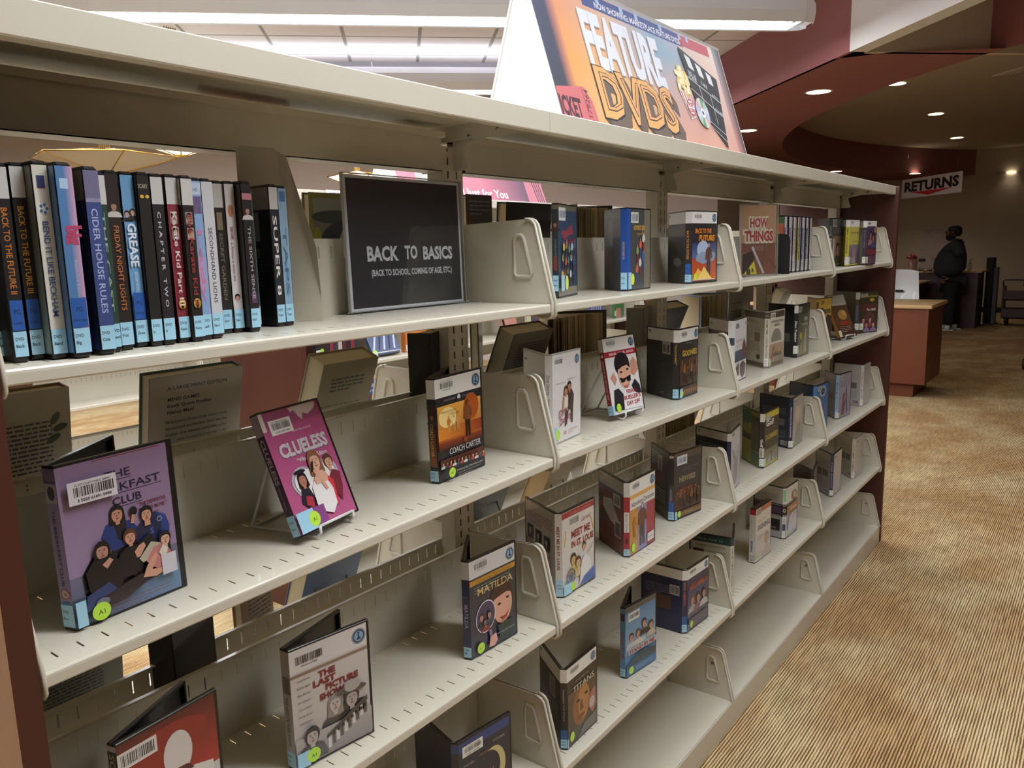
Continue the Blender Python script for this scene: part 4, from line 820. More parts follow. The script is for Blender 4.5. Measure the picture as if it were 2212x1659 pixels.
def d_golf(f):
    f.r(0, f.H-24, f.W, 21, 'c8b83c'); f.r(3, 6, f.W-6, 58, '8a8c70', '5c6c48'); f.r(0, 60, f.W, 9, '3a3428'); f.fit('Golf', 12, 82, 138, 26, 'dcdcd6', bold=.04); f.t('for', 82, 124, 8, 'b8a83c', bold=.03); f.fit('DUMMIES', 8, 120, 92, 24, 'b4a43a', bold=.03); f.p([(20, 8), (60, 40), (104, 8)], 'a09a88'); f.fig(66, 10, 46, 'c89a78', '3a2a20', 'a8483c', '4a4a40'); f.r(0, 3, f.W, 5, 'c8b83c')
def golf(f, s):
    if s == 'front': f.r(0, 3, f.W, f.H-6, '34302c'); d_golf(f); f.r(8, f.H-30, 40, 18, 'b4b2ac')
    elif s == 'spine': f.r(0, 3, f.W, f.H-6, '26241f'); f.r(0, f.H-30, f.W, 27, 'd6d6d0'); f.fitv('Golf', 3, 98, 70, 11, 'e2e2dc', bold=.03); f.r(0, 36, f.W, 32, 'c6c4b8'); f.fitv('DUMMIES', 3, 66, 38, 7, '4a463a', bold=.03)
    else: f.r(0, 3, f.W, f.H-6, '8a8430'); f.r(66, 52, f.W-66, 116, '4c4236'); f.r(0, 80, 64, 22, '3a3a30'); f.r(66, 6, f.W-66, 42, '4a6a4a'); f.p([(4, 128), (0, f.H-8), (64, f.H-8), (66, 140), (40, 136), (34, 124), (28, 136)], '2c5c48'); f.para(8, 118, 52, 5, 6, '6a661e', 1.8); f.para(70, 146, 46, 12, 8, '8a8274', 2)
    lab(f, s, 'Golf', 6, 26, 12, True)
def d_blue(f): f.e(66, 158, 34, 22, '9ab0c4'); f.e(66, 158, 22, 14, '34506c'); f.p([(20, 30), (40, 96), (80, 110), (104, 60), (90, 20)], '4a5a9c'); f.p([(50, 24), (64, 70), (84, 60), (78, 20)], 'b06a5c'); f.e(100, 22, 12, 12, 'b0983c')
def d_violet(f): f.r(6, 20, f.W-12, 110, '8a829c', 'a8a0b4'); f.p([(30, 10), (44, 104), (60, 108), (64, 12)], '7a4c54'); f.line(90, 10, 74, 130, 8, '3c3038'); f.line(50, 20, 86, 96, 5, '4a3c3c')
def d_med(f): f.r(0, 3, f.W, f.H-6, 'b0a48e', 'a89c94'); f.e(60, 120, 34, 26, 'c4b49c'); f.p([(20, 6), (50, 80), (100, 84), (112, 6)], '8c8880')
def paper_moon(f, s):
    f.r(0, 3, f.W, f.H-6, '2c2d3c')
    if s == 'front':
        f.r(0, f.H-24, f.W, 18, '2f4480'); f.k += 1; f.sticker(10, 154, w=50, h=21, num='3 5020 61439 0382'); f.fit('TATUM ONEAL', 84, 116, 150, 7, 'a8a4a0'); f.fit('MADELINE KAHN', 50, 80, 138, 6, 'a87c68'); f.fit('RYAN ONEAL', 12, 38, 134, 7, 'a8a4a0')
        n = 20; a0 = [(86+30*cos(pi*.62-pi*1.22*i/n), 100+42*sin(pi*.62-pi*1.22*i/n)) for i in range(n+1)]; a1 = [(74+28*cos(pi*.56-pi*1.1*i/n), 102+36*sin(pi*.56-pi*1.1*i/n)) for i in range(n+1)][::-1]; f.p(a0+a1, 'c8bf84')
        f.fit('PAPER MOON', 12, 84, 88, 20, 'c8bf84', bold=.01, wave=.5); f.head(62, 58, 12, 'b08a78', '7a4030', '6a5a50'); [f.e(x, y, .7, .7, 'a8b0c8', 6) for x, y in ((20, 120), (36, 146), (60, 128), (96, 142), (24, 74), (104, 80), (70, 142))]
    elif s == 'spine': f.r(0, f.H-22, f.W, 18, '2f4a84'); f.r(1, 110, f.W-2, 26, '6a4c50'); f.fitv('PAPER MOON', 3, 106, 50, 8, 'b8b07c', bold=.01)
def titan(f, s):
    f.r(0, 3, f.W, f.H-6, '2f2c2a'); topband(f, s, 30)
    if s == 'front': f.r(2, 6, f.W-4, 118, '3c362f', '5a4a38'); f.e(56, 78, 34, 46, '8a5a34', 28); f.e(68, 82, 24, 40, 'b07c4a', 28); f.e(44, 92, 7, 3.4, '1c1410'); f.e(78, 96, 7, 3.4, '1c1410'); f.p([(54, 88), (60, 88), (66, 66), (50, 64)], '6a3e24'); f.e(58, 52, 14, 5, '7a3c30'); f.p([(84, 60), (96, 88), (116, 96), (122, 50), (104, 36)], 'a86c60'); f.e(102, 62, 11, 13, 'b8b4b0'); f.p([(40, 6), (70, 30), (122, 34), (122, 6)], '6a665e'); f.fit('REMEMBER THE', 32, 88, 140, 6, '9a9488'); f.fit('TITANS', 22, 112, 120, 18, 'bdb6a6', bold=.02); f.e(18, 22, 9, 11, 'b6e33c', 26)
    elif s == 'spine': f.fitv('REMEMBER THE TITANS', 5, 140, 66, 5.5, '9a9690', bold=.01); f.r(0, 24, f.W, 22, '2c5c94')
    else: f.r(60, 100, 34, 46, '8a867c'); f.r(64, 104, 26, 34, '6a6a62'); f.r(6, 10, 108, 84, '3e3430', '4a4440')
    lab(f, s, 'Reme', 4, 20, 6, dot=False)
def four_boys(f, s):
    f.r(0, 3, f.W, f.H-6, '5c8ab0')
    if s == 'front': f.r(0, 58, f.W, f.H-62, '8ab0cc', '4c7cab'); f.r(0, f.H-16, f.W, 12, '5a5448'); f.r(12, f.H-42, 46, 22, 'd8d8d4'); f.bars(16, f.H-36, 38, 11); f.r(8, 62, f.W-8, 24, 'b8c8cc'); [f.head(x, y, 10, 'd09a80', h, c) for x, y, h, c in ((24, 100, '3a2a22', 'c8c8c8'), (52, 102, '5c4434', 'd0ccc4'), (76, 122, '3a2c24', '2e2a2c'), (104, 108, '4a3a2e', 'b8b0a0'))]; f.r(8, 58, f.W-8, 14, 'a8bcc8'); f.fit('STAND BY ME', 12, 118, 60, 14, 'a83c34', bold=.045); f.p([(0, 30), (30, 44), (64, 56), (90, 50), (124, 44), (124, 16), (0, 16)], '3c4c54'); f.r(0, 4, f.W, 22, '4a7aa8', '38648c'); f.para(40, 18, 70, 3, 4, 'a8bccc', 1); f.e(20, 16, 9.5, 10, 'b6e33c', 26)
    elif s == 'spine': f.r(2, 150, f.W-4, 20, '5a3c34'); f.fitv('STAND BY ME', 3.4, 122, 50, 9, 'a03c38', bold=.03); lab(f, s, 'Stan', 4, 20)
def wild_three(f, s):
    f.r(0, 3, f.W, f.H-6, '2e3150'); topband(f, s, 28)
    if s == 'front': f.r(2, 6, f.W-4, 120, '6a6668', '34406a'); f.fit('WILD AMERICA', 12, 114, 120, 20, 'b4532e', bold=.04); [f.head(30+i*32, 88-(i == 1)*2, 12, 'c48e78', ('6a4a34', '4a3024', '3a2a22')[i], ('a8a4a4', '8a6a6c', 'c0bcbc')[i]) for i in range(3)]; f.r(6, 10, f.W-12, 28, '57545a'); f.e(22, 20, 8, 10, 'b6e33c', 26)
    elif s == 'spine': f.fitv('WILD AMERICA', 4, 150, 80, 8, 'a8583c', bold=.03); f.r(0, 26, f.W, 24, '2c5c94')
    else: f.para(10, 128, 80, 6, 5, '7a7c94', 1.6); f.r(84, 108, 30, 28, 'b8b4ae'); f.bars(86, 112, 26, 20); f.r(20, 60, 70, 40, '5a4038'); f.para(10, 50, 96, 7, 5, '54587a', 1.4)
    lab(f, s, 'Wild', 4, 22, 5, dot=False)
def filmbox(f, s):
    f.r(0, 3, f.W, f.H-6, {'front': 'b4b4b8', 'spine': 'd2d2cc', 'back': 'a9a7a4'}[s]); f.r(0, f.H-62, f.W, 59, 'd6d4cc' if s != 'back' else 'bcb8b0')
    f.r(0, 84, f.W, 46, '2e2a30')
    for k in range(int(f.W/6)): f.r(2+k*6, 86, 3, 3, 'd8d4cc'); f.r(2+k*6, 124, 3, 3, 'd8d4cc')
    if s == 'front': f.r(2, 92, f.W-2, 30, 'a0694c'); f.fit('Smile', 30, 96, 100, 18, 'd8b8a0', sh=.2, bold=.02); f.e(74, 150, 24, 18, '8a7a5c'); f.e(72, 152, 14, 10, 'c4baa4'); f.e(86, 140, 9, 7, 'a8986c'); f.p([(16, 8), (20, 76), (60, 80), (80, 20)], 'c4c4cc'); f.p([(60, 20), (70, 76), (100, 70), (96, 14)], 'c8c4cc'); lab(f, s, '', 8, 26, 10, True)
    elif s == 'spine': f.r(2, f.H-54, f.W-4, 44, '8cc49a'); f.ring(f.W/2, 107, 6, 4, 'd8d4cc'); f.r(1, 32, f.W-2, 24, '2f3e6c'); f.fitv('FUN', 4, 76, 58, 8, '5a5a5c')
    else: f.r(4, 94, f.W-8, 26, '5a3f5a'); f.r(64, 30, 40, 42, '26262a'); f.para(8, 160, f.W-24, 5, 6, '8a867c', 1.8); f.r(70, 36, 20, 6, '6a6a6e')
def signing(f, s):
    f.r(0, 3, f.W, f.H-6, 'd5d0c8')
    if s == 'front': f.r(40, f.H-20, f.W-40, 17, 'bc6a4c'); f.r(6, f.H-26, 36, 20, '9a988e'); f.fit('Baby See', 14, 84, 138, 12, 'c8a888'); f.fit('SIGNING', 14, 116, 110, 24, '5a6a7c', bold=.04); f.r(4, 10, f.W-8, 84, 'c8beb4', 'd0c8bf'); f.head(92, 64, 20, 'c8a894', 'a8988c', 'c4b0a4'); f.para(12, 88, 60, 3, 6, '9a9490', 1.5); f.e(10, 22, 7, 12, 'b8dc5a', 20)
    else: f.r(0, f.H-22, f.W, 19, 'b0323c'); f.fitv('Baby See Hear Now', 6, 150, 84, 6, 'b0a4a0'); f.fitv('SIGNING', 5, 78, 38, 10, '2f6ea0', bold=.04); f.para(3, 24, f.W-5, 4, 6, '6a6a66', 2)
def homedvd(f, s):
    f.r(0, 3, f.W, f.H-6, 'cbc6ba' if s != 'back' else 'bdb8a8'); f.r(0, f.H-26, f.W, 23, '2c4444')
    if s == 'spine': f.fitv('HOMETIME  PLUMBING & ELECTRICAL', 5, f.H-32, 30, 6.5, '4a4a46', bold=.01)
    if s == 'back': f.fit('Learn how to', 14, 100, f.H-19, 12, '9ab0a8', sh=.15); f.fit('PLUMBING & ELECTRICAL', 16, 110, 148, 7, '4a4a46', bold=.01); f.r(8, 112, 34, 26, '5a4438'); f.para(48, 134, 64, 5, 6, '7c7a70', 1.6); f.para(8, 96, 104, 8, 6, '8c8a80', 1.6); f.r(86, 40, 28, 34, 'a89c90'); f.ring(100, 57, 13, 10, '5a3434')
import json
PLACES = json.loads(r'''{"a_am":[1,1.058,0.086,0.265,0.61,0.19,0.128,0.012],"b_adv":[1,1.321,0.076,0.063,0.823,0.188,0.13,0.015],"c_btf":[1,1.675,0.082,-0.134,0.808,0.19,0.13,0.016],"d_bc":[2,0.066,0.074,0.037,0.62,0.19,0.137,0.017],"f_cc":[2,0.68,0.088,0.036,0.468,0.185,0.132,0.016],"g_dd":[2,0.992,0.063,0.099,0.984,0.186,0.126,0.015],"i_go":[2,1.593,0.075,0.033,1.041,0.186,0.128,0.015],"j_kn":[2,1.911,0.053,0.1,0.857,0.187,0.128,0.019],"k_co":[2,2.24,0.066,-0.044,0.878,0.185,0.13,0.015],"l_do":[2,2.525,0.064,0.002,1.08,0.187,0.129,0.014],"m_pi":[2,2.914,0.106,-0.092,0.549,0.184,0.13,0.012],"o_ki":[2,3.438,0.086,-0.396,1.047,0.185,0.129,0.017],"p_lp":[3,0.333,0.065,-0.145,0.232,0.186,0.134,0.018],"p_it":[3,0.084,0.052,0.094,0.424,0.183,0.138,0.014],"q_ma":[3,0.716,0.059,-0.047,0.632,0.189,0.131,0.015],"r_mm":[3,1.024,0.066,-0.011,1.136,0.189,0.13,0.015],"s_na":[3,1.301,0.058,0.003,1.001,0.187,0.133,0.014],"t_ne":[3,1.59,0.083,-0.17,0.852,0.189,0.129,0.015],"u_ga":[3,1.892,0.045,0.168,1.214,0.189,0.128,0.012],"v_go":[3,2.216,0.063,-0.013,0.801,0.186,0.132,0.015],"w_me":[3,2.516,0.067,0.044,1.241,0.186,0.13,0.014],"x_bl":[3,2.784,0.065,-0.054,1.036,0.189,0.13,0.014],"y_pu":[3,3.106,0.068,-0.119,0.647,0.189,0.127,0.013],"z_wh":[3,3.436,0.051,0.015,1.319,0.187,0.128,0.013],"A_pm":[4,0.66,0.05,-0.132,1.284,0.19,0.134,0.013],"B_ti":[4,0.987,0.034,0.026,0.961,0.187,0.128,0.014],"C_sb":[4,1.31,0.074,-0.137,0.335,0.186,0.131,0.014],"D_wi":[4,1.608,0.049,-0.06,1.554,0.186,0.127,0.014],"E_le":[4,1.906,0.034,0.362,1.66,0.187,0.129,0.012],"G_fi":[4,2.462,0.062,-0.034,1.396,0.193,0.117,0.013],"H_sm":[4,2.753,0.053,0.189,0.826,0.19,0.127,0.013],"I_gr":[4,3.054,0.062,0.017,0.766,0.184,0.127,0.013],"J_wh":[4,3.373,0.057,-0.029,0.667,0.185,0.128,0.013]}''')
CASES = [
 ('a_am', 'dark blue open film case with red script title, leftmost open case on the top shelf', 'tap_red'), ('b_adv', 'open film case with blue spine and gold title in glare-covered plastic', 'blue_baby'),
 ('c_btf', 'black open film case with flaming orange cover beside a bracket on top shelf', 'car_flame'), ('d_bc', 'large lilac open film case showing five seated young people', 'lilac_five'),
 ('f_cc', 'black open film case with orange cover of a man standing above players', 'orange_coach'), ('g_dd', 'white open film case with a dancing couple and red script', 'white_couple', 'clear_grey_plastic'),
 ('i_go', 'black open film case with gold wavy title and white top band', 'dark_goon'), ('j_kn', 'white open film case with brown hands knitting under a bracket edge', 'knit'),
 ('k_co', 'beige open film case with brown bands and a grey arched window', 'construct', 'clear_grey_plastic'), ('l_do', 'black and green open film case with white slanted spine title on dog training', 'dogs'),
 ('m_pi', 'yellow open film case with large dark lettering, mostly behind a bracket', 'piano'), ('o_ki', 'dark olive upright film case with children and For kids lettering', 'kids'),
 ('p_lp', 'open film case with black-and-white portraits and dark red slab title', 'bw_show'), ('p_it', 'open film case with red sky cover cut off by the bottom of the photo', 'red_page'),
 ('q_ma', 'dark open film case with a smiling girl and a round lens', 'magnify'), ('r_mm', 'open film case with red title over a blue ferris wheel', 'meet_fair'),
 ('s_na', 'open film case with red spine and orange, violet and red striped front', 'dance_man'), ('t_ne', 'dark grey open film case with tan slab title above running boys', 'news_boys'),
 ('u_ga', 'black and white open film case with its edge hidden by a third-shelf bracket', generic('b4b0b4', '1e2748', '1c1c20', '', 'a8a8a8', 'b6b2a8', '', deco=d_garden, dotted=False)),
 ('v_go', 'yellow and green open golf film case with a white and black spine', golf), ('w_me', 'navy open film case with pale narrow front beside the golf case', generic('a89c8e', '1e2748', '2a3040', '', 'd0d0d0', None, 'MEDITATION FOR BEGINNERS', deco=d_med, ncode='Medi')),
 ('x_bl', 'bright blue open film case with a round white emblem behind a bracket', generic('3a6ea4', '4a84bc', '34506c', '', '202830', None, '', deco=d_blue, dotted=False)),
 ('y_pu', 'pale violet open film case with light blue spine on the third shelf', generic('9a92a8', '8cb0c8', '86808c', '', '4a4450', None, 'Improv', deco=d_violet, ncode='Impr')),
 ('z_wh', 'pale grey open film case nearest the far end of the third shelf', generic('b8b4b2', 'c4c2be', 'b4b2ae', '', '7a6c6c', None, 'Learn and', ncode=''), 'clear_grey_plastic'),
 ('A_pm', 'dark blue open film case with a yellow crescent moon', paper_moon), ('B_ti', 'dark open film case with a close-up amber face and white top band', titan),
 ('C_sb', 'sky blue open film case with four boys and red slab title', four_boys), ('D_wi', 'dark blue open film case with three young faces under orange lettering', wild_three),
 ('E_le', 'cream open film case with dark green top stripe behind a bracket', homedvd), ('G_fi', 'tall open film case with printed film strip and green spine tab', filmbox),
 ('H_sm', 'small dark open film case mostly hidden behind a bracket on the fourth shelf', generic('3a3834', '2a2826', '4a4640', '', 'a8a8a8', None, '', dotted=False)),
 ('I_gr', 'grey open film case with navy spine on the fourth shelf', generic('b4b0b0', '2c3254', 'a6a4a2', '', 'a89ab8', None, 'Yoga Journal', ncode='')),
 ('J_wh', 'cream open film case with rust top edge, last case on the fourth shelf', generic('c0bab2', 'c8c4bc', 'bcb6aa', '', '7a3c34', None, 'HOME TIME', cap=None, ncode=''), 'clear_grey_plastic')]
for c in CASES:
    fn = ART[c[2]] if isinstance(c[2], str) else c[2]
    open_case(c[0], c[1], PLACES[c[0]], fn, *(c[3:4]))
def closed_case(name, label, loc, rz, tilt, w_, h, th, art, plastic='black_plastic', group=None, spine_w=None):
    """closed case: root is an Empty at its front bottom-left corner; front looks to -y before turning"""
    root = thing(name, label, 'DVD case', loc, rz, group); root.rotation_euler = (-tilt, 0, rz); root.rotation_mode = 'XYZ'
    mb = MB(); mb.cbox(0, w_, 0, th, 0, h, .0013, plastic); b = mb.obj('case_shell', root)
    mb = MB(); f = Face(mb, (.0005, 0, 0), (1, 0, 0), (0, 0, 1), (0, -1, 0)); f.W, f.H = w_*1000-6, h*1000; art(f, 'front')
    f = Face(mb, (0, th, 0), (0, -1, 0), (0, 0, 1), (-1, 0, 0)); f.W, f.H = th*1000, h*1000; art(f, 'spine'); mb.obj('printed_sleeve', root)
    return root
def wire_easel(label, loc, rz, w_=.075, tilt=.38, col='white_wire', cat='display stand'):
    root = thing('wire_stand', label, cat, loc, rz)
    r = .0022; up = .115
    for x in (-w_/2, w_/2):
        mb = MB(); ty = sin(tilt); tz = cos(tilt)
        mb.tube([(x, -.016, .022), (x, -.017, .012), (x, -.010, .0045), (x, .006, .0045), (x, .02+ty*up, .004+tz*up), (x, .022+ty*up+.004, .004+tz*up+.002), (x, .115, .005), (x, .11, .0028), (x, .03, .006), (x, .012, .010)], r, col, 7); mb.obj('side_wire', root)
    mb = MB(); mb.tube([(-w_/2, -.016, .0215), (w_/2, -.016, .0215)], r, col, 7); mb.obj('cross_wire', root)
    mb = MB(); mb.tube([(-w_/2, .113, .004), (w_/2, .113, .004)], r, col, 7); mb.obj('cross_wire', root)
    return root
z = zrow(2, .368)
closed_case('dvd_case', 'pink film case with silver title leaning on a white wire stand', (.368, .052, z+.0125), rad(10.5), rad(21.7), .130, .186, .015, ART['pink_heart'])
wire_easel('white wire stand holding the pink film case', (.368+.065*cos(.184), .060+.065*sin(.184), z), rad(10.5), .074, .38)
z = zrow(2, 1.26)
closed_case('dvd_case', 'white and red film case with a grinning dark-haired man on a wire stand', (1.26, .069, z+.0125), rad(-5.2), rad(10.5), .132, .183, .012, ART['red_grin'])
wire_easel('white wire stand holding the white and red film case', (1.26+.066, .069-.002, z), rad(-5.2), .07, .19)
z = zrow(2, 3.109)
def meat(f, s):
    if s == 'front': f.r(0, 3, f.W, f.H-6, '6a4a34', '57402e'); f.r(0, f.H-48, f.W, 45, 'a8a49a'); f.e(70, 96, 34, 22, 'b0884a'); f.e(84, 104, 16, 12, 'c8a05a'); f.r(4, 10, f.W-8, 40, '4a3026'); f.e(70, 60, 40, 9, '9a3c2a'); f.fit('Chinese Cooking', 10, 110, 140, 10, 'cfcac0', bold=.02); f.para(16, 44, 90, 4, 7, 'b8a88c', 1.8); lab(f, s, '', 4, 26, 20, True)
    else: f.r(0, 3, f.W, f.H-6, 'a86a30')
closed_case('dvd_case', 'brown film case with food photo tilted on a small wire stand', (3.109, .066, z+.0125), rad(-14.6), rad(21.9), .133, .186, .013, meat)
wire_easel('white wire stand holding the brown cooking case', (3.109+.062, .058, z), rad(-14.6), .07, .38)
z = zrow(4, 2.197)
closed_case('dvd_case', 'white closed film case with red top and blue spine lettering', (2.188, .066, z+.0005), rad(-3), 0, .130, .19, .021, signing)
# ---------------------------------------------------------------- spine-out film cases on the top shelf
Z1 = zrow(1, .3)+.0003
SP = [  # x0, x1, y, h, base, band top, title, tcol, tsize, code, label look
 (.027, .041, .066, .192, '2a2450', None, '', 'ffffff', 7, 'Back', 'dark purple spined film case at the far left end of the row'),
 (.033, .0465, .040, .194, '1c1a1a', 'c9c8c4', 'BACK TO THE FUTURE II', 'c87a34', 8, 'Back', 'black spined film case with white top and orange title, second from the left end'),
 (.0505, .064, .046, .196, '1c1a1a', 'c9c8c4', 'BACK TO THE FUTURE III', 'd09a3c', 8, 'Back', 'black spined film case with white top and orange title, third from the left end'),
 (.0645, .0795, .030, .197, 'cfcdc0', None, 'BEND IT LIKE BECKHAM', '3a5688', 8, 'Bend', 'white spined film case with blue lettering and small blue football'),
 (.0800, .0970, .016, .196, '4f7cae', None, 'big', 'b04468', 20, 'Big', 'thick sky blue spined film case with short pink title and blue rating sticker'),
 (.1085, .1245, .020, .194, '3b4a80', '6c6a88', 'CIDER HOUSE RULES', 'a9b4dc', 9, 'Cide', 'thick blue spined film case with pale serif title'),
 (.1258, .1375, .034, .191, '2a4438', 'c8c6c0', 'THE CAST', 'a0b0a0', 5, 'Cand', 'narrow green spined film case tucked behind the thick blue one'),
 (.141, .156, .043, .194, '2a2120', None, 'FRIDAY NIGHT LIGHTS', 'b5713c', 8, 'Frid', 'dark brown spined film case with orange title and portrait at top'),
 (.1645, .1795, .056, .195, '6fa2cc', None, 'GREASE', 'dce6f0', 13, 'Grea', 'light blue spined film case with white script title and rating sticker'),
 (.180, .194, .049, .195, '22201f', None, 'SCARY', 'b8b090', 5, 'It', 'black spined film case with a pair of yellow eyes near the top'),
 (.1945, .209, .048, .194, '232224', 'c4c3c0', 'C H A P T E R   T W O', 'c8c8c8', 5.5, 'It', 'black spined film case with widely spaced white capitals'),
 (.2155, .230, .054, .195, '84303a', 'c6c5c2', 'Karate Kid Part III', 'e0d4d0', 8, 'Kara', 'dark red spined film case with white top and two small portraits'),
 (.2305, .245, .047, .194, '26211f', 'c4c3be', 'The Karate Kid II', '9a3838', 8, 'Kara', 'black spined film case with dark red lettering'),
 (.2475, .261, .055, .193, '88a4cc', None, 'Lady', 'c87ca0', 7, 'Ladi', 'narrow pale blue and pink spined film case'),
 (.2625, .278, .057, .193, 'c3c4c8', None, 'SECONDHAND LIONS', '4a4848', 7, 'Seco', 'plain light grey spined film case with thin dark serif title'),
 (.306, .3205, .102, .196, '242120', 'c6c5c0', 'THE SECRET GARDEN', '7c705c', 7, 'Secr', 'black spined film case with bronze serif title and white top'),
 (.321, .3355, .099, .196, 'cfcac6', None, 'Sixteen Candles', '8a3a54', 7, 'Sixt', 'white spined film case with magenta script title and faces'),
 (.337, .352, .086, .196, '262224', None, 'THE SIXTH SENSE', 'b0a8a4', 6, 'Sixt', 'black spined film case with pink band near the top'),
 (.3655, .379, .122, .191, '3c5a54', None, 'WINDOW', '8ab0b0', 7, 'Sant', 'narrow green spined film case behind the black pink-banded one'),
 (.401, .4155, .116, .197, '26282c', 'c8c7c2', 'SUPER 8', 'e4e2e0', 9, 'Supe', 'black spined film case with bold white title, one case before the bookend'),
 (.4165, .431, .117, .196, '87a8c0', None, 'TAPS', '4a6a84', 9, 'Taps', 'pale blue spined film case touching the cream bookend')]
for i, (x0, x1, y, h, base, band, title, tc, ts, code, lb) in enumerate(SP):
    root = tag(bpy.data.objects.new('dvd_case', None), lb, 'DVD case', 'film cases standing spine out on the top shelf'); COL.objects.link(root); root.location = (x0, y, Z1)
    W = x1-x0; mb = MB(); mb.cbox(0, W, 0, .135, 0, h, .0022 if W < .0155 else .003, 'black_plastic'); mb.obj('case_shell', root)
    mb = MB(); f = Face(mb, (.0004, 0, 0), (1, 0, 0), (0, 0, 1), (0, -1, 0)); f.W, f.H = W*1000-.8, h*1000
    f.r(0, 6, f.W, f.H-10, base)
    if band: f.r(0, f.H-34, f.W, 30, band)
    if base == '4f7cae': f.rh(f.W*.45, 6, f.W*.55, f.H-10, '4f7cae', 'c89cb8'); f.r(3, f.H-26, 8, 10, 'a8c4dc')
    if title == 'BEND IT LIKE BECKHAM': f.e(f.W/2, f.H-46, 5, 6, 'd8dcdc', 14); [f.e(f.W/2+3*cos(k*1.256), f.H-46+4*sin(k*1.256), 1.4, 1.6, '3a6aa8', 8) for k in range(5)]; f.r(3.5, f.H-26, f.W-7, 12, '3a3f70')
    if title.startswith('FRI') or title.startswith('THE SIX'): f.head(f.W/2, f.H-38, 4, 'a8846c', '2a2220', 'c0bcb8')
    if title == 'THE SIXTH SENSE': f.r(0, f.H-24, f.W, 8, 'b87880'); f.r(3, 38, f.W-6, 14, '5a3c5c')
    if title == 'SCARY': f.t('SCARY', .4, f.H-18, 6.5, 'b8b090', sx=.55, bold=.01); f.e(4, f.H-27, 2.4, 2, 'd8b038', 10); f.e(10, f.H-27, 2.4, 2, 'd8b038', 10)
    if 'Karate' in title: [f.r(2.5, f.H-56-k*18, f.W-5, 14, 'a89088') or f.head(f.W/2, f.H-47-k*18, 3.4, 'c09880', '2c2220') for k in (0, 1)]; f.e(f.W/2, 46, 4.6, 6, 'c89838', 14); f.e(f.W/2, 44, 2, 4, '2c1c1a', 8)
    if title == 'GREASE': f.head(4, f.H-46, 3, 'd8a890', '2a1c1c', '2c2c30'); f.head(10, f.H-44, 3, 'd8a890', '2a1c1c', '2c2c30'); f.fitv("ROCKIN' RYDELL", 5, f.H-110, 62, 5, 'c8d8e4')
    if title == 'Sixteen Candles': f.e(f.W/2, f.H-38, 4, 8, 'b87850', 12); f.head(f.W/2, 46, 4, 'c8988a', '2a1a1c', None); f.fitv("L'Amour a seize ans", 3.4, 118, 68, 6, '8a3a54', sh=.2)
    if title == 'Lady': f.r(0, f.H-20, f.W, 14, 'b8c8dc'); f.t('DVD', .5, f.H-16, 5, '30405c', sx=.8); f.r(1, f.H-42, f.W-2, 20, '6a5c80'); f.rh(0, 60, f.W, 40, 'c890b4', '88a4cc')
    if title == 'THE SECRET GARDEN': f.r(3, f.H-62, f.W-6, 22, '8a7a58')
    if title == 'TAPS': f.r(2, f.H-22, f.W-4, 14, '4a6a9a'); f.fitv('20TH ANNIVERSARY SPECIAL EDITION', 5, f.H-90, 42, 4, '4a6a84')
    if title == 'CIDER HOUSE RULES': f.r(0, f.H-36, f.W, 4, '8a88a4')
    y1 = f.H-42 if band else f.H-58; y0 = 68 if code in ('Back', 'Big', 'Grea') else 44
    if title == 'big': f.t('big', 5, f.H-62, 20, tc, rot=-90, bold=.06, sx=.8); f.fitv('Extended Edition', 9, f.H-96, 60, 3.6, 'b8c8dc')
    elif title == 'GREASE': f.fitv('GREASE', 2.6, f.H-56, f.H-104, 13, tc, bold=.03)
    elif title != 'SCARY' and title: f.fitv(title, f.W/2-ts*.36, min(y1, f.H-50 if title in ('WINDOW', 'THE SIXTH SENSE') else y1), y0 if title not in ('Sixteen Candles',) else 122, ts, tc, bold=.012)
    if code in ('Back', 'Big', 'Grea') and i: f.r(.6, 32, f.W-1.2, 30, '2a5aa6'); f.t('PG', f.W/2, 48, 7, '17335f', 'c', sx=.75, bold=.01); f.fit('RATED', 2, f.W-2, 38, 3.2, '17335f')
    f.r(.2, 6, f.W-.4, 25, LB); f.t('DVD', 1.6, 22, 4.6, '1e2a34', sx=.85, bold=.01); f.t(code, 1.6, 15, 4.8, '1e2a34', sx=.85, bold=.01)
    f = Face(mb, (0, .128, 0), (0, -1, 0), (0, 0, 1), (-1, 0, 0)); f.W, f.H = 126, h*1000
    f.r(0, 6, f.W, f.H-10, {'cfcdc0': '8a9a94', '84303a': '5c2a30', 'c3c4c8': 'a8a8b0'}.get(base, base))
    if band: f.r(0, f.H-34, f.W, 30, 'a8a7a2')
    if code == 'Supe': f.para(44, 92, 60, 9, 5, '6a6c70', 1.2); f.r(80, 120, 22, 40, 'a0a09c'); f.r(50, 96, 50, 14, '6a6450')
    mb.obj('printed_sleeve', root)
# large cream bookend
root = thing('bookend', 'tall cream steel bookend at the right end of the spine-out row', 'bookend', (0, 0, 0))
mb = MB()
def sheet(mb, pts, d, m): mb.prism(pts, d, m)
z = Z1
sheet(mb, [(.418, .212, z), (.471, .168, z), (.4705, .168, 1.44), (.466, .176, 1.578), (.4625, .179, 1.584), (.424, .209, 1.588), (.4195, .2115, 1.583)], (.0012, .0012, 0), 'cream_metal')
mb.obj('side_plate', root)
mb = MB(); sheet(mb, [(.4705, .168, z), (.500, .139, z), (.4995, .138, 1.362), (.4935, .135, 1.438), (.473, .166, 1.573), (.466, .176, 1.580), (.4705, .168, 1.44)], (.001, .001, 0), 'cream_metal'); mb.obj('front_flange', root)
mb = MB(); mb.prism([(.418, .212, z-.0002), (.475, .163, z-.0002), (.525, .143, z-.0002), (.535, .15, z-.0002), (.47, .21, z-.0002)], (0, 0, .0016), 'cream_metal'); mb.obj('foot_plate', root)
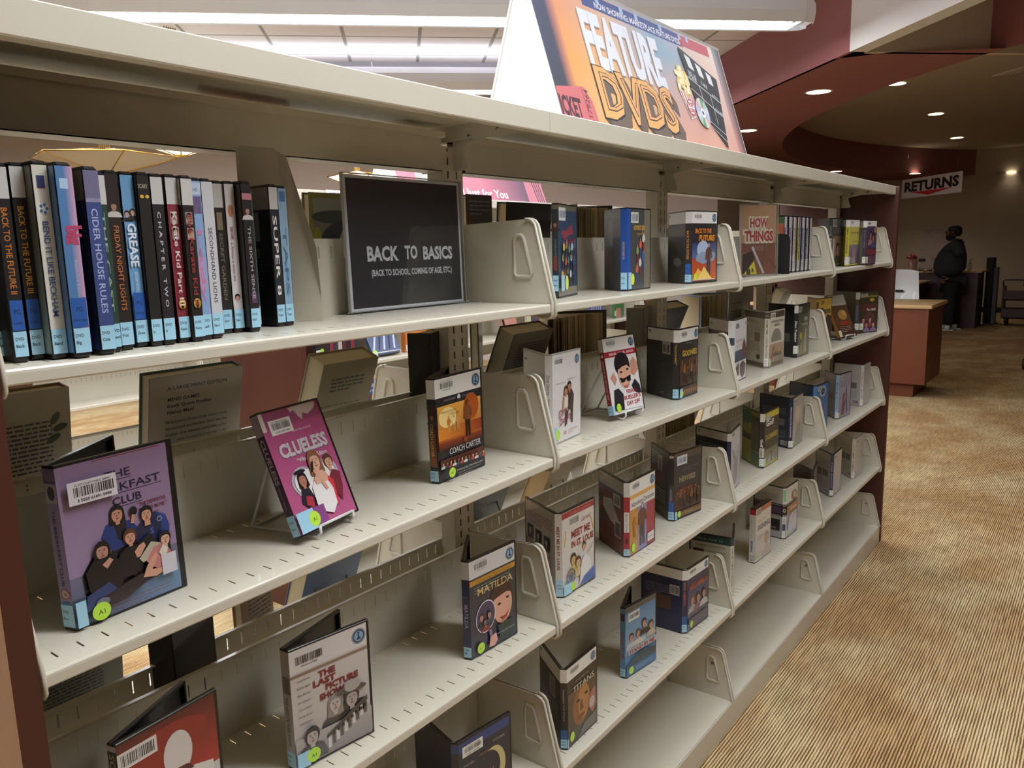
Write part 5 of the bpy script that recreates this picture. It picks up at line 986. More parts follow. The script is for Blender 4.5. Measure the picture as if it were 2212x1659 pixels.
# row of thin instructional cases in the third bay
TH = ['c87c94', 'c4c0bc', '4a6484', '8a7c90', 'b8b0c0', 'c8c8c6', 'd0d0cc', 'c4b8ac', 'a08c6c', 'bcbc50', '5a4038', 'c0b0c8', '405878', 'c8c8c8', 'b8a8b4', '3c3c44', 'c4b4b8', '50708c', 'c8c4c0', '8a5048']
x = 2.352
for i, c in enumerate(TH):
    root = tag(bpy.data.objects.new('dvd_case', None), 'thin film case in the packed row of pale spines beside the black bookend', 'DVD case', 'thin instructional film cases packed by the black bookend') if i else tag(bpy.data.objects.new('dvd_case', None), 'orange sided film case with green top, first beside the black bookend', 'DVD case', 'thin instructional film cases packed by the black bookend')
    COL.objects.link(root); W = .0148; root.location = (x+i*.0151, .058+.002*(i % 3), zrow(1, 2.5)+.0004)
    mb = MB(); mb.cbox(0, W, 0, .135, 0, .189, .0018, 'black_plastic'); mb.obj('case_shell', root)
    mb = MB(); f = Face(mb, (.0003, 0, 0), (1, 0, 0), (0, 0, 1), (0, -1, 0)); f.r(0, 5, 14.2, 180, c); f.r(1, 5, 12.4, 36, 'd4d4ce'); f.para(2, 36, 10, 6, 5.5, '55554f', 2.2, i); f.fitv(('HOW TO', 'BASICS', 'GUIDE', 'YOGA', 'HOME')[i % 5], 4, 150, 60, 7, ('2a2a30', 'd8d8d8')[c[0] in '3458'], bold=.02)
    if i % 3 == 0: f.r(0, 150, 14.2, 35, 'd8d6d0')
    if not i:
        f = Face(mb, (0, .13, 0), (0, -1, 0), (0, 0, 1), (-1, 0, 0)); f.r(0, 5, 128, 180, 'b0603c'); f.r(0, 164, 128, 21, '4a6a44'); f.para(10, 158, 100, 5, 7, 'c8a06c', 2)
    mb.obj('printed_sleeve', root)
mb = MB(); T = Matrix.Translation((2.345, .035, zrow(1, 2.35)+.0003))
P = [(0, 0), (.09, 0), (.09, .10)]+[(.09-.022+.022*cos(a), .108+.022*sin(a)) for a in (0, .5, 1.0, 1.57)]+[(.022+.022*cos(a), .108+.022*sin(a)) for a in (1.57, 2.1, 2.6, 3.14)]
mb.prism([T @ Vector((0, y, z)) for y, z in P], (.0014, 0, 0), 'dark'); mb.box(2.335, 2.35, .035, .125, zrow(1, 2.35)+.0002, zrow(1, 2.35)+.0012, 'dark')
tag(mb.obj('bookend'), 'black steel bookend beside the orange sided case', 'bookend')
# ---------------------------------------------------------------- the three cases at the far end of the top shelf
def gim(f, s):
    f.r(0, 3, f.W, f.H-6, 'c8bc3c' if s != 'back' else '8f8a30'); topband(f, s, 26, logo=False)
    if s == 'front': f.r(2, 8, f.W-4, 76, '6e6068', '8a7c8c'); f.r(8, 84, f.W-16, 70, 'c4bc58'); f.fit('Something Tasty', 14, 112, 128, 13, '8a7434', bold=.02); f.fit('with Connie', 40, 104, 94, 8, '4a4428'); f.p([(44, 10), (52, 60), (66, 76), (80, 50), (84, 10)], 'a88c84')
    elif s == 'spine': f.fitv('Mix Cooking', 4, 150, 50, 8, '5a4a20', bold=.02)
    else: f.r(60, 120, 34, 26, '4a4438'); f.para(10, 112, 80, 12, 7, '6a6628', 1.6)
    lab(f, s, '', 8, 28, 14, True)
def pur(f, s):
    f.r(0, 3, f.W, f.H-6, '6c4c60' if s == 'front' else '33343c'); topband(f, s, 26, logo=False)
    if s == 'front': f.r(8, 60, f.W-16, 96, '5a3c50', '4c3c5c'); f.head(50, 120, 14, 'b07864', '2a1c20', 'a0787c'); f.head(84, 110, 14, 'a87060', '2a1c20', '44507c'); f.r(0, 40, f.W, 22, '7c3a44'); f.r(90, 130, 24, 20, 'a88a44')
    elif s == 'spine': f.fitv('Learning', 4, 140, 70, 8, '8a8c98')
    lab(f, s, '', 8, 26, 22, True)
def grey3(f, s):
    f.r(0, 3, f.W, f.H-6, '57534f' if s == 'front' else '34363c')
    if s == 'front': f.r(6, f.H-34, 46, 28, 'b8b8b4'); f.bars(10, f.H-30, 38, 20); f.fit('LIONS', 20, 110, 132, 16, '8a867c', bold=.02); f.r(4, 8, f.W-8, 112, '8a7460'); f.r(10, 20, 20, 90, 'c4c0b8'); f.head(70, 70, 20, '9a7c64', '3a2c24', '4c443c')
    elif s == 'spine': f.r(1, 8, f.W-2, 104, 'bcbab4'); f.fitv('COLOR', 4, 160, 120, 8, 'a8a8a4', bold=.02); f.fitv('THE WORLD', 4, 106, 30, 7, '3a3a3a', bold=.02)
open_case('k1', 'yellow open film case with white top band on the top shelf far bay', (1, 3.058, .043, -.046, .515, .184, .13, .014), gim)
open_case('k2', 'purple open film case with white top band, nearest the far end of the top shelf', (1, 3.171, .006, -.067, .344, .18, .13, .013), pur)
open_case('k3', 'dark grey open film case half hidden by a far bracket on the top shelf', (1, 2.99, .09, -.05, .6, .19, .13, .013), grey3)
# ---------------------------------------------------------------- clear sign holders
def holder(label, x, y, z, rz, W, H, draw, tilt=.02):
    root = thing('sign_holder', label, 'sign', (x, y, z), rz); s = sin(tilt); c = cos(tilt)
    mb = MB(); T = Matrix.Rotation(-tilt, 4, 'X')
    mb.box(-.004, W+.004, -.0034, -.0024, .0015, H+.004, 'clear_acrylic', T); mb.box(-.004, W+.004, .0012, .0022, .0015, H+.004, 'clear_acrylic', T)
    for x0 in (-.0048, W+.0036): mb.box(x0, x0+.0012, -.0034, .0022, .0015, H+.004, 'clear_grey_plastic', T)
    mb.box(-.004, W+.004, -.0034, .0022, H+.004, H+.005, 'clear_grey_plastic', T)
    mb.obj('acrylic_panel', root)
    mb = MB(); mb.cbox(-.006, W+.018, -.03, .055, 0, .0018, .0006, 'clear_acrylic'); mb.box(-.006, W+.018, -.031, -.0295, 0, .0018, 'clear_grey_plastic'); mb.box(-.006, W+.018, -.0006, .003, .0018, .004, 'clear_grey_plastic'); mb.obj('foot', root)
    mb = MB(); T0 = Matrix.Rotation(-tilt, 4, 'X'); mb.box(0, W, .0003, .0008, .003, H+.002, 'white_plastic', T0)
    f = Face(mb, T0 @ Vector((0, .0002, .003)), (1, 0, 0), T0.to_3x3() @ Vector((0, 0, 1)), T0.to_3x3() @ Vector((0, -1, 0)), base=.0002, step=.00006); f.W, f.H = W*1000, H*1000-1; draw(f); mb.obj('printed_insert', root)
    return root
def basics(f):
    f.r(0, 0, f.W, f.H, 'e0e0e2'); f.r(5, 5, f.W-10, f.H-10, '2b2a30', '39383e')
    for w_, x0, x1, y, h in (('BACK', 42, 118, 84, 34), ('TO', 134, 166, 86, 32), ('BASICS', 180, 262, 84, 32)):
        f.fit(w_, x0, x1, y, h, 'e4e4e6', bold=.035)
    f.fit('(BACK TO SCHOOL, COMING OF AGE, ETC.)', 50, 258, 58, 15, 'e0e0e2', bold=.025)
holder('landscape clear sign holder with dark insert and white rounded lettering on the top shelf', .601, .187, Z1, .01, .289, .226, basics)
def howthings(f):
    f.r(0, 0, f.W, f.H, 'b08a70', 'b58c68'); f.r(3, 3, f.W-6, 96, '8a5c44', '7a4c3a'); f.r(0, 96, f.W, 2, '6a4430'); f.k += 1
    for w_, x0, x1, y, h in (('HOW', 34, 106, 148, 38), ('THINGS', 14, 128, 106, 42)):
        f.fit(w_, x0-2, x1+2, y-1, h+2, 'd6ceb0', bold=.16); f.fit(w_, x0, x1, y, h, 'a83c40', bold=.04)
    f.fit('WORK', 48, 104, 76, 22, 'b09a86', bold=-.01); f.p([(6, 4), (8, 64), (44, 76), (54, 52), (30, 22)], '3c3430'); f.p([(10, 4), (52, 44), (64, 4)], 'd8c838'); f.e(30, 12, 8, 11, '4a4c38'); f.e(46, 16, 4, 6, '4a4c38')
    f.line(44, 88, 90, 6, 8, 'c4bcbc'); f.line(96, 90, 84, 30, 7, '6a5244'); f.line(100, 60, 140, 20, 9, '7c4c38')
holder('portrait clear sign holder with wood-look insert and red HOW THINGS lettering', 2.103, .105, zrow(1, 2.1)+.0003, rad(-28), .140, .216, howthings)
# ---------------------------------------------------------------- film sign tent on top of the unit
def tent(x0, yc, b, h, Ln, z0, label, draw, white='white_plastic'):
    root = thing('topper_sign', label, 'sign', (x0, yc, z0)); S_ = math.hypot(b, h)
    mb = MB(); n = Vector((0, -h, b)).normalized()
    mb.prism([(0, -b, .0003), (Ln, -b, .0003), (Ln, 0, h), (0, 0, h)], (0, .005, -.001), white); mb.obj('front_board', root)
    mb = MB(); mb.prism([(0, b, .0003), (Ln, b, .0003), (Ln, 0, h), (0, 0, h)], (0, -.005, -.001), white); mb.obj('rear_board', root)
    mb = MB(); mb.prism([(.004, -b+.004, .001), (.004, b-.004, .001), (.004, .001, h-.006), (.004, -.001, h-.006)], (.004, 0, 0), white); mb.obj('end_board', root); mb = MB(); mb.prism([(Ln-.008, -b+.004, .001), (Ln-.008, b-.004, .001), (Ln-.008, .001, h-.006), (Ln-.008, -.001, h-.006)], (.004, 0, 0), white); mb.obj('end_board', root)
    mb = MB(); f = Face(mb, (0, -b, .0003), (1, 0, 0), (0, b, h), (0, -h/S_, b/S_), m='print_matte'); f.W, f.H = Ln*1000, S_*1000; draw(f); mb.obj('printed_poster', root)
    return root
def feature(f):
    W, H = f.W, f.H
    def quadgrad(x0, x1, rows):   # rows: (y, colL, colR)
        for (ya, a0, a1), (yb, b0, b1) in zip(rows, rows[1:]): f.put([(x0, ya), (x1, ya), (x1, yb), (x0, yb)], [lin(a0), lin(a1), lin(b1), lin(b0)]); f.k -= 1
    quadgrad(4, 56, [(0, '3a3c46', '3c3c48'), (H-4, '4c5068', '454a60')]); quadgrad(56, 96, [(0, '4c4450', 'd89a64'), (120, '4c4450', 'd69060'), (H-4, '5a5068', 'd08a74')])
    quadgrad(96, 300, [(0, 'dca070', 'e0a45c'), (180, 'e09a50', 'dcb078'), (H-4, 'd08c70', 'c8a494')]); quadgrad(300, 560, [(0, 'e0a45c', 'd8a088'), (180, 'dcb078', 'c8a898'), (300, 'd8b08c', '8ca4b8'), (H-4, 'c8a494', '90a0b4')])
    quadgrad(560, 740, [(0, 'd8a088', 'd49a84'), (180, 'c0a49c', 'c4a09c'), (300, '7ca0b8', '98a8b8'), (H-4, '90a0b4', 'b0a8b0')]); quadgrad(740, 1000, [(0, 'd49a84', 'c88c80'), (180, 'c8a098', 'd0b0a4'), (H-4, 'c8b8b4', 'd8c4b8')]); quadgrad(1000, 1060, [(0, 'c08880', '34363e'), (H-4, '8c949c', '30343c')])
    f.k += 1
    f.r(230, 344, 540, 38, '3a4a84'); f.rh(740, 344, 40, 38, '3a4a84', 'a04a58'); f.r(780, 348, 190, 34, 'b4505c'); f.fit('NOW SHOWING: MARKETPLACE FEATURE DVDS', 288, 765, 350, 24, 'dcdce4', bold=.02)
    for x in (300, 420, 500, 640, 760, 810): f.r(x, 366, 18, 22, '9ab0cc')
    f.fit('FEATURE', 186, 586, 190, 186, '9a8478', bold=.045); f.fit('FEATURE', 190, 592, 195, 186, 'd6dae4', bold=.045)
    # DVDS in outlined block letters with a black drop side
    for k in range(12): f.fit('DVDS', 190+k*2, 604+k*2, 62-k*2.2, 168, '24201f' if k % 2 == 0 else '6a5a50', bold=.05); f.k -= .7
    f.fit('DVDS', 186, 600, 66, 168, '24201f', bold=.062); f.fit('DVDS', 189, 597, 68, 166, 'e0a868', bold=.045); f.fit('DVDS', 203, 585, 80, 142, '24201f', bold=-.005); f.fit('DVDS', 204, 584, 81, 141, 'dca46c', bold=-.02)
    f.p([(4, 3), (4, 108), (124, 124), (130, 112), (148, 92), (152, 60), (156, 10), (150, 3)], 'c46a6c'); f.fit('ICKET', 4, 92, 46, 62, '4a2c34', bold=.04); f.t('2179264', 128, 34, 24, '5a343c', rot=84, bold=.01); f.line(118, 8, 112, 116, 1.4, '9a4a50')
    # popcorn, clapperboard, disc
    f.p([(662, 196), (746, 206), (738, 128), (694, 114)], 'dcd4d0'); [f.line(672+i*16, 196+i*2, 698+i*9, 118+i*3, 5, 'b84c50') for i in range(5)]
    R = random.Random(4)
    for i in range(60): a = R.uniform(0, 6.28); q = R.random()**.6; f.e(702+42*q*cos(a), 226+44*q*sin(a), 10, 9, R.choice(('e4d49c', 'ece0b4', 'd8c078', 'f0e8c8')), 8); f.k -= .9
    f.k += 3; f.e(712, 152, 24, 24, 'dcd4d4'); f.ring(712, 152, 24, 21, 'b84c54'); f.fit('POP', 697, 727, 154, 17, 'b43c48', bold=.03); f.fit('CORN', 694, 730, 138, 15, 'b43c48', bold=.03)
    f.p([(731, 338), (965, 276), (910, 48), (790, 150)][:1]+[(731, 338), (968, 275), (962, 240), (738, 290)], '26262a'); f.p([(738, 290), (962, 240), (912, 46), (758, 176)], '26262a')
    for i in range(3): f.p([(762+i*64, 322-i*17), (796+i*64, 313-i*17), (808+i*60, 274-i*14), (774+i*62, 282-i*15)], 'd6d8dc')
    f.line(742, 250, 950, 196, 3, 'c8c8cc'); f.line(748, 214, 938, 150, 3, 'c8c8cc'); f.line(812, 232, 820, 140, 3, 'c8c8cc'); f.line(880, 215, 880, 120, 3, 'c8c8cc'); f.line(800, 120, 916, 68, 2.4, 'c8c8cc'); f.line(796, 134, 924, 90, 2.4, 'c8c8cc')
    for t_, x, y in (('NO 26', 756, 262), ('SCENE', 754, 250), ('TAKE', 830, 238), ('ROLL', 892, 208), ('SOUND', 886, 162)): f.t(t_, x, y, 17, 'c8c8cc', rot=-14, bold=.02)
    n = 24
    for i in range(n):
        a, b2 = 2*pi*i/n, 2*pi*(i+1)/n; c = ('c8d0dc', 'a8c8b4', '6c9c84', 'd8c8b0', 'c8a4b8', 'b0b8d8')[(i//2) % 6]; f.p([(784, 144), (784+44*cos(a), 144+46*sin(a)), (784+44*cos(b2), 144+46*sin(b2))], c); f.k -= 1
    f.k += 2; f.ring(784, 144, 15, 6, 'e0e0e4'); f.e(784, 144, 6, 6, '3a3a40')
tent(1.1836, .255, .1186, .3774, 1.0643, CAN, 'large tent sign reading FEATURE DVDS with popcorn and clapperboard on top of the shelves', feature)
def picks(f):
    f.r(0, 0, f.W, f.H, 'c4788a', 'cc8894'); f.rh(380, 0, 360, f.H, 'c4788a', '6a5466'); f.p([(f.W-90, 0), (f.W-180, f.H), (f.W, f.H), (f.W, 0)], 'c87c8c'); [f.line(f.W-70+i*18, 0, f.W-120+i*26, f.H, 8, '4a4450') for i in range(4)]
    f.t('Picks', 40, 128, 130, 'd8c050', sh=.35, bold=.01, sx=.9); f.fit('Picked Just for You', 40, 560, 26, 60, 'dccfd2', bold=.03); f.fit('Picks', 250, 380, 4, 16, '5a3c48')
tent(2.52, 1.855, .12, .32, .90, 1.6712, 'pink picks tent sign on top of the unit beyond the rear aisle', picks)
tent(2.30, 1.855, .12, .30, .12, 1.6712, 'narrow white tent sign left of the pink picks sign', lambda f: f.r(0, 0, f.W, f.H, 'c87c8c'))
# ---------------------------------------------------------------- books on the rear side of the unit, seen from behind
def closed_book(label, x, y, z, w_, h, th, cover, tilt=0, rz=0, pages='d6ccb0', draw=None, spine=None, cat='book', group='display books on the rear shelves'):
    root = thing('book', label, cat, (x, y, z), rz, group); root.rotation_euler = (tilt, 0, rz)
    mb = MB(); c = lin(cover)
    mb.cbox(0, w_, -th, -th+.0025, 0, h, .0008, 'print', col=c); mb.cbox(0, w_, -.0025, 0, 0, h, .0008, 'print', col=c); mb.cbox(w_-.003, w_, -th, 0, 0, h, .0008, 'print', col=lin(spine or cover)); mb.obj('cover', root)
    mb = MB(); mb.box(.004, w_-.003, -th+.0025, -.0025, .004, h-.004, 'print_matte', col=lin(pages))
    f = Face(mb, (.004, -.0025, .004), (0, -1, 0), (0, 0, 1), (-1, 0, 0), m='print_matte'); R = random.Random(3)
    for i in range(14): f.r((th*1000-5)*i/14, 0, .25, h*1000-8, 'b0a486'); f.k = 0
    mb.obj('page_block', root)
    if draw:
        mb = MB(); f = Face(mb, (0, -th, 0), (1, 0, 0), (0, 0, 1), (0, -1, 0)); f.W, f.H = w_*1000, h*1000; draw(f); mb.obj('jacket_print', root)
    return root
def fan_book(label, x0, x1, y, z, h, cover, dep=.12, n=44, seed=1):
    """book standing open with its fore-edges toward the camera"""
    root = thing('book', label, 'book', ((x0+x1)/2, y, z), 0, 'display books on the rear shelves'); W = x1-x0; R = random.Random(seed)
    mb = MB()
    for s in (-1, 1):
        mb.prism([(s*W/2, 0, 0), (s*(W/2-.003), 0, 0), (s*.012, dep, 0), (s*.015, dep+.001, 0)], (0, 0, h+.006), 'print', col=lin(cover))
    mb.prism([(-.015, dep, 0), (.015, dep, 0), (.015, dep+.003, 0), (-.015, dep+.003, 0)], (0, 0, h+.006), 'print', col=lin(cover)); mb.obj('cover', root)
    mb = MB()
    for i in range(n):
        a = -W/2+.004+(W-.008)*i/n; b = a+(W-.008)/n*R.uniform(.45, .95); q = R.uniform(.0, .016)+.012*(1-abs(2*i/n-1))
        t = R.uniform(.75, 1.05); c = (196*t, 178*t, 138*t); fa = .2
        mb.prism([(a, q, .003), (b, q, .003), (b*fa, dep-.002, .003), (a*fa, dep-.002, .003)], (0, 0, h-.004), 'print_matte', col=lin([min(255, v) for v in c]))
    mb.obj('page_block', root); return root
def blurb(bg, tx, title=None, seed=1, extra=None):
    def d(f):
        f.r(0, 0, f.W, f.H, bg)
        if title:
            for i, (t_, a, b, y, s) in enumerate(title): f.fit(t_, f.W*a, f.W*b, f.H*y, s, '24221e', bold=.02 if i < 4 else 0)
        if tx: f.para(*[v*f.W if i in (0, 2) else (v*f.H if i == 1 else v) for i, v in enumerate(tx)], '3c3832', None, seed)
        if extra: extra(f)
    return d
ZR = {1: 1.3293, 2: 1.0277, 3: .6975}
def leaves(f): [f.e(f.W*a, f.H*b, 10, 5, '3c4c3a', 14, r) for a, b, r in ((.86, .82, 1.0), (.9, .76, .3), (.84, .70, .5))]
closed_book('book back with dense text and dark green leaves at the far left', .055, .385, ZR[2], .145, .236, .028, '8a7a50', .15, 0, draw=blurb('aea794', (.05, .8, .78, 22, 6.2), seed=4, extra=leaves), spine='6a2430')
T = [('A LARGE PRINT EDITION', .18, .82, .90, 8), ('MIND GAMES', .18, .52, .82, 8), ('Kaely Quinn Profiler', .18, .66, .775, 7.5), ('Nancy Mehl', .18, .46, .73, 7.5)]
W_ = ['FBI Behavioral Analyst Kaely Quinn is both', 'talented and unorthodox. She\u2019s also the', 'daughter of an infamous serial killer, a fact', 'that \u2014 when revealed by a reporter \u2014 led', 'to her demotion and transfer to St. Louis.', 'That same reporter claims to have received', 'an anonymous poem predicting a string of', 'murders, ending with Kaely\u2019s. When a body', 'is found that fits the poem\u2019s predictions,', 'her new partner, Special Agent']
closed_book('large print book back leaning on a stand between the lilac and pink cases', .312, .395, ZR[2]+.004, .160, .232, .030, '4a6a6c', .22, 0, draw=blurb('b4ada2', None, T, extra=lambda f: [f.fit(t_, 26, 134, f.H*.73-16-i*10.4, 6.6, '2c2a26') for i, t_ in enumerate(W_)]), spine='2c5a66', pages='cfc6b0')
closed_book('cream book back leaning sharply with text, right of the pink case', .640, .45, ZR[2]+.004, .135, .235, .048, 'a89e86', .40, 0, draw=blurb('a39a80', (.2, .84, .6, 4, 8), extra=lambda f: f.para(14, f.H*.6, 100, 14, 8, '4a4434', 2)))
closed_book('upright book with yellowed page edge and black cover beside the steel post', .925, .325, ZR[2], .05, .243, .10, '201f20', 0, rad(-70), pages='cdb070')
closed_book('dark textured book back right of the first steel post', 1.105, .36, ZR[2], .115, .240, .02, '3a3a3a', 0, rad(35), draw=blurb('3e3d3c', None))
closed_book('grey book back leaning with a thick page block behind the white case', 1.215, .45, ZR[2]+.004, .165, .235, .050, '5c564c', .40, 0, draw=blurb('7c766a', (.2, .86, .7, 16, 7)))
fan_book('open book with fanned yellow pages behind the tilted red case', 1.39, 1.665, .325, ZR[2], .222, '2a2826', seed=2)
closed_book('book with printed flap and pale page block beside the second steel post', 1.80, .31, ZR[2], .05, .232, .12, '8c8a80', 0, rad(-72), pages='cdb884', draw=None)
closed_book('dark blue plastic-wrapped book leaning on a stand right of the second post', 2.035, .46, ZR[2]+.004, .17, .235, .050, '2c3440', .40, 0, draw=blurb('2f3a48', (.08, .84, .8, 16, 8)), pages='c8b890')
fan_book('open book with pale pages and light blue cover in the second row', 2.31, 2.55, .325, ZR[2], .222, '8c9cc4', seed=3)
closed_book('white flyleaf book back with small print behind the beige case', 2.60, .37, ZR[2], .20, .24, .02, '9c9690', .05, 0, draw=blurb('9a948e', (.12, .62, .7, 12, 8), [('Wonderful and wise', .12, .6, .74, 8)]))
closed_book('thin tan book back right of the third steel post', 2.99, .38, ZR[2], .07, .222, .03, '9a7c5c', 0, rad(30), draw=blurb('a49a8c', None))
closed_book('pale lilac book leaning left beyond the third post', 3.17, .45, ZR[2]+.004, .10, .225, .045, 'b8b0ac', .40, 0, draw=blurb('b4a8a4', None))
closed_book('yellow-green book back with a white race car photo behind the cream bookend', .625, .335, ZR[1], .16, .208, .02, '8a7c50', .03, 0, draw=lambda f: (f.r(0, 0, f.W, f.H, '9c9244'), f.r(8, 70, f.W-8, 120, '8c7f68'), f.r(8, 168, f.W-8, 30, 'a8a898'), f.e(60, 166, 56, 12, '46503c'), f.e(86, 126, 62, 34, '3c3a40'), f.p([(66, 128), (80, 156), (116, 152), (110, 124)], 'c4c0b4'), f.e(16, 130, 9, 18, 'a8a03c'), f.para(14, 58, 134, 6, 9, '4c4a24', 2)))
closed_book('dark landscape book back beside the dark sign on the rear top shelf', 1.06, .34, ZR[1], .09, .222, .02, '4c4a46', 0, 0, draw=lambda f: (f.r(0, 0, f.W, f.H, '4e4d49'), f.r(0, 0, f.W, 130, '4a3f34', '5c564c'), f.p([(0, 20), (0, 190), (16, 180), (40, 120), (60, 20)], '6a4a34'), f.para(12, 206, 70, 4, 9, '9a9892', 2)))
closed_book('black book with tan page edge behind the leftmost bracket of the second bay', 1.215, .37, ZR[1], .185, .213, .03, '1f1e1f', .06, rad(0), pages='b89c74', draw=blurb('2a292b', (.3, .5, .6, 5, 7)))
fan_book('open book with fanned tan pages on the rear top shelf', 1.515, 1.70, .325, ZR[1], .210, '2c2a2a', seed=5)
# third row
closed_book('green-grey book back with fine print under the lilac case shelf', .075, .385, ZR[3], .165, .21, .025, '6f7c72', .12, 0, draw=blurb('7e8078', (.2, .74, .62, 14, 5.5), extra=lambda f: f.r(0, 60, 30, 40, '3a2a2c')))
closed_book('upright book with lined page block under the lilac case shelf', .34, .32, ZR[3], .05, .205, .085, '1f1b20', 0, rad(-75), pages='c8bc9c')
closed_book('tan book back with decorative initial and bold text lines', .425, .335, ZR[3], .085, .20, .02, 'a07c58', 0, rad(18), draw=blurb('a48a74', (.2, .9, .72, 18, 7.5)))
closed_book('blue book back leaning on a grey wire stand under the pink case shelf', .615, .47, ZR[3]+.004, .14, .21, .045, '4c5c80', .38, 0, draw=blurb('6c7ca0', None), pages='cdbf9c', spine='2c4a84')
closed_book('grey-blue book back leaning on a stand left of the first post', 1.10, .47, ZR[3]+.004, .17, .21, .03, '4a5054', .40, 0, draw=blurb('4f5558', (.1, .8, .7, 10, 9)))
closed_book('thick tan-edged book leaning on clear stand behind the ferris wheel case', 1.44, .49, ZR[3]+.004, .12, .21, .06, 'a08a60', .40, 0, pages='a88c60')
fan_book('open book with brown pages between second post and white case in third row', 2.02, 2.27, .325, ZR[3], .205, '3a2a34', seed=7)
closed_book('brown book leaning beside fanned pages in the third row', 2.29, .46, ZR[3]+.004, .12, .21, .04, '5c4a48', .35, 0, pages='a88a60')
for lb, x, w_, zz in (('grey wire stand behind the large print book', .395, .09, ZR[2]), ('dark wire stand behind the leaning cream book', .705, .06, ZR[2]), ('grey wire stand behind the blue leaning book', .685, .08, ZR[3]), ('clear wire stand behind the grey-blue book', 1.185, .1, ZR[3]), ('steel wire stand behind the tan-edged book', 1.50, .06, ZR[3])):
    root = wire_easel(lb, (x, .475, zz), pi, w_, .38, 'steel')
    root['group'] = 'stands on the rear shelves'
# ---------------------------------------------------------------- items on the unit across the rear aisle
def simple_case(label, x, y, z, w_, h, th, col, draw=None, tilt=0, group='display books on the unit across the aisle', name='book', cat='book'):
    root = thing(name, label, cat, (x, y, z), 0, group); root.rotation_euler = (-tilt, 0, 0)
    mb = MB(); mb.cbox(0, w_, 0, th, 0, h, .0015, 'print', col=lin(col)); mb.obj('cover', root)
    mb = MB(); f = Face(mb, (0, 0, 0), (1, 0, 0), (0, 0, 1), (0, -1, 0)); f.W, f.H = w_*1000, h*1000
    if draw: draw(f); mb.obj('cover_print', root)
def gd(f, x=14, y=30): f.r(0, y-26, 22, 30, 'd4d4d0'); f.e(x, y, 9, 9, 'a8dc3c', 16)
zu = .994
simple_case('orange book with dark serif title on the far unit', 2.195, 1.66, zu, .14, .21, .03, 'd87c38', lambda f: (f.fit('ELEVATED', 18, 190, 52, 26, '4a2018', bold=.02), gd(f, 30, 30)))
simple_case('silver and blue book tilted on a white wire stand on the far unit', 1.985, 1.64, zu+.012, .16, .2, .02, '4c5878', lambda f: (f.r(0, 0, f.W, f.H, '5a6688'), [f.line(10+i*30, 20, 60+i*26, 110, 9, ('c8d0e4', '2c3450')[i % 2]) for i in range(5)], gd(f, 16, 14)), .5)
wire_easel('white wire stand holding the silver and blue book', (2.065, 1.65, zu), 0, .14, .5)['group'] = 'stands on the far unit'
simple_case('pink book with dark lettering tilted on a stand on the far unit', 2.89, 1.64, zu+.01, .12, .19, .02, 'c08878', lambda f: (f.fit('DARK LADY', 16, 104, 90, 20, '3a2420', bold=.03), f.r(0, 0, 18, f.H, '2c2420'), gd(f, 34, 24)), .3)
simple_case('cream book with a framed picture on the far unit', 3.11, 1.66, zu, .18, .2, .02, 'cfc8a8', lambda f: f.r(30, 40, 120, 150, '5a5260', '6c6070'))
simple_case('blue patterned book on the far unit seen over fanned pages', 3.74, 1.66, zu, .15, .2, .02, '5c6ca0', lambda f: [f.line(10+i*26, 20, 40+i*22, 180, 7, 'c8ccdc') for i in range(5)])
simple_case('green and pink book at the right of the far unit', 4.03, 1.66, zu, .12, .2, .02, '4c7a4c', lambda f: (f.r(20, 0, 60, 60, 'c07c74'), gd(f, 20, 40)))
simple_case('black film case with green dot and white label on the far unit', 1.70, 1.66, zu, .05, .19, .02, '2a2226', lambda f: gd(f, 30, 60), name='dvd_case', cat='DVD case')
for i in range(9): simple_case('dark paperback in the spine-out row on the far unit', 1.757+i*.0225, 1.70, zu, .021, .13+.01*(i % 3), .12, ('5a2a30', '2c2630', '8a3440', '3c3a44', 'c0b8b0')[i % 5], group='paperbacks on the far unit')
simple_case('blue film case with portrait on the lower shelf of the far unit', 1.925, 1.66, .701, .13, .2, .02, '2c5ca8', lambda f: (f.r(30, f.H-30, 36, 14, 'c8ccd4'), f.fit('THOMAS', 30, 124, 150, 16, 'd0d8e8', bold=.02), f.r(36, 0, 94, 140, '6a4a34'), f.head(82, 96, 22, 'c89878', '5a3c2c', '2a2a30')))
simple_case('bright blue book with red end lying on the lower rear shelf of the far unit', 2.30, 1.98, .873, .17, .035, .12, '3a64b4', lambda f: (f.r(0, 0, 26, 35, 'b84448'), f.r(26, 0, 30, 35, 'd4d4d8'), f.fit('diaries', 80, 150, 10, 22, 'd0d8e8')))
# shelf label on the far canopy, fire alarm and small wall items
mb = MB(); mb.box(1.745, 1.895, 1.596, 1.5985, 1.634, 1.672, 'white_plastic'); f = Face(mb, (1.745, 1.596, 1.634), (1, 0, 0), (0, 0, 1), (0, -1, 0)); f.para(20, 26, 100, 2, 9, '8a8aa0', 2.5)
tag(mb.obj('shelf_label'), 'white printed label clipped to the edge of the far unit top', 'label')
o = st(9.57, 0, 0); d = Vector((-.28803, -.82531, 1.42765))
def on_wall(u, v):
    q = _f+_rt*((u-1106)/FPX)-_up*((v-829.5)/FPX); n = Vector((Q, Q, 0)); t_ = (9.57-CAM.dot(n))/q.dot(n); return CAM+q*t_
p = st(9.59, 3.99, 2.22)
root = thing('fire_alarm', 'small red fire alarm strobe on the pale wall seen between the shelves', 'fire alarm', p, rad(-45))
mb = MB(); mb.cbox(-.06, .06, -.05, 0, -.08, .08, .008, 'print', col=lin('c03038')); mb.obj('body', root)
mb = MB(); mb.cbox(-.03, .03, -.07, -.05, -.02, .05, .01, 'white_plastic'); mb.obj('strobe_lens', root)
